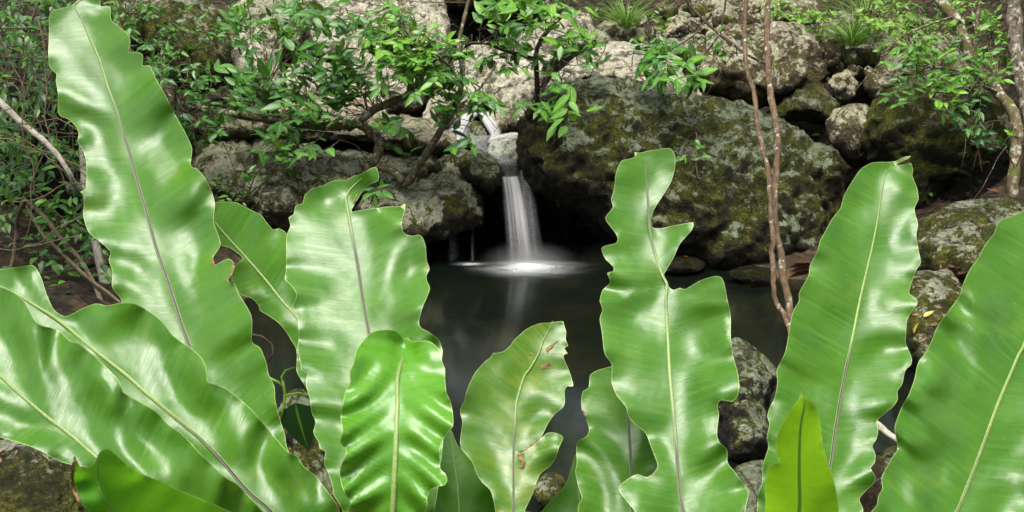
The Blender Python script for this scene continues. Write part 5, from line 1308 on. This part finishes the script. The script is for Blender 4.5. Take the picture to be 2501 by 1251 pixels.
unseen_blocker_tree(-4.6, -4.2, 6.5, 2.2, 1, 'tall unseen tree, added to block sky light, behind the viewer on the left')
unseen_blocker_tree(2.0, -6.0, 7.0, 2.4, 2, 'tall unseen tree, added to block sky light, straight behind the viewer')
unseen_blocker_tree(5.2, -2.0, 6.0, 2.2, 3, 'tall unseen tree, added to block sky light, behind the viewer on the right')
unseen_blocker_tree(-5.6, 4.0, 7.0, 2.3, 4, 'tall unseen tree, added to block sky light, on the left bank outside the picture')
unseen_blocker_tree(6.2, 5.0, 7.0, 2.3, 5, 'tall unseen tree, added to block sky light, on the right bank outside the picture')

for i, (x, y, h) in enumerate([(-6.5, 14.5, 7), (-3.2, 15.5, 8), (0.2, 14.8, 7.5), (3.4, 15.6, 8), (6.6, 14.4, 7)]):
    unseen_blocker_tree(x, y, h+2.5, 2.8, 10+i, ['first', 'second', 'third', 'fourth', 'fifth'][i]+' unseen tree from the left on the hill, added to darken the pool reflections', 44)
for i, (x, y, h) in enumerate([(-5.5, 18.5, 13), (-1.6, 18.0, 14), (2.0, 18.6, 13.5), (5.4, 18.0, 13)]):  # more unseen trees added to keep sky out of the pool reflections
    unseen_blocker_tree(x, y, h, 3.2, 30+i, ['first', 'second', 'third', 'fourth'][i]+' from the left of the tallest unseen trees, added far up the hill to darken reflections', 85)
SUN_EL = math.radians(70); SUN_AZ = math.radians(206)      # azimuth clockwise from +Y: behind the viewer, a little to the left
w = bpy.data.worlds.new('World'); SC.world = w; w.use_nodes = True
nt = w.node_tree; bg = nt.nodes['Background']
sk = nt.nodes.new('ShaderNodeTexSky'); sk.sky_type = 'NISHITA'; sk.sun_disc = False
sk.sun_elevation = SUN_EL; sk.sun_rotation = SUN_AZ; sk.air_density = 1.0; sk.dust_density = 4.0; sk.ozone_density = .6
hs = nt.nodes.new('ShaderNodeHueSaturation'); hs.inputs['Saturation'].default_value = .45      # a thin bright overcast
nt.links.new(sk.outputs[0], hs.inputs['Color']); nt.links.new(hs.outputs[0], bg.inputs[0]); bg.inputs[1].default_value = .13
sl = bpy.data.lights.new('sun', 'SUN'); sl.energy = 2.7; sl.angle = math.radians(31); sl.color = (1, .955, .875)
so = bpy.data.objects.new('sun', sl); COL.objects.link(so)
dirv = Vector((math.sin(SUN_AZ)*math.cos(SUN_EL), math.cos(SUN_AZ)*math.cos(SUN_EL), math.sin(SUN_EL)))
so.rotation_euler = dirv.to_track_quat('Z', 'Y').to_euler(); so.location = dirv*20

cd = bpy.data.cameras.new('camera'); cd.sensor_width = 36; cd.lens = 36*FPX/W0; cd.clip_end = 500; cd.clip_start = .05
co = bpy.data.objects.new('camera', cd); COL.objects.link(co)
co.location = (0, 0, 1.5); co.rotation_euler = (math.radians(90)-PITCH, 0, 0)
cd.dof.use_dof = True; cd.dof.focus_distance = 3.0; cd.dof.aperture_fstop = 18
SC.camera = co
SC.view_settings.view_transform = 'Standard'; SC.view_settings.look = 'None'; SC.view_settings.exposure = 1.05; SC.view_settings.gamma = 1
SC.render.engine = 'CYCLES'
SC.cycles.max_bounces = 8; SC.cycles.transparent_max_bounces = 24; SC.cycles.diffuse_bounces = 4; SC.cycles.glossy_bounces = 3
SC.cycles.caustics_reflective = False; SC.cycles.caustics_refractive = False
SC.cycles.use_denoising = True
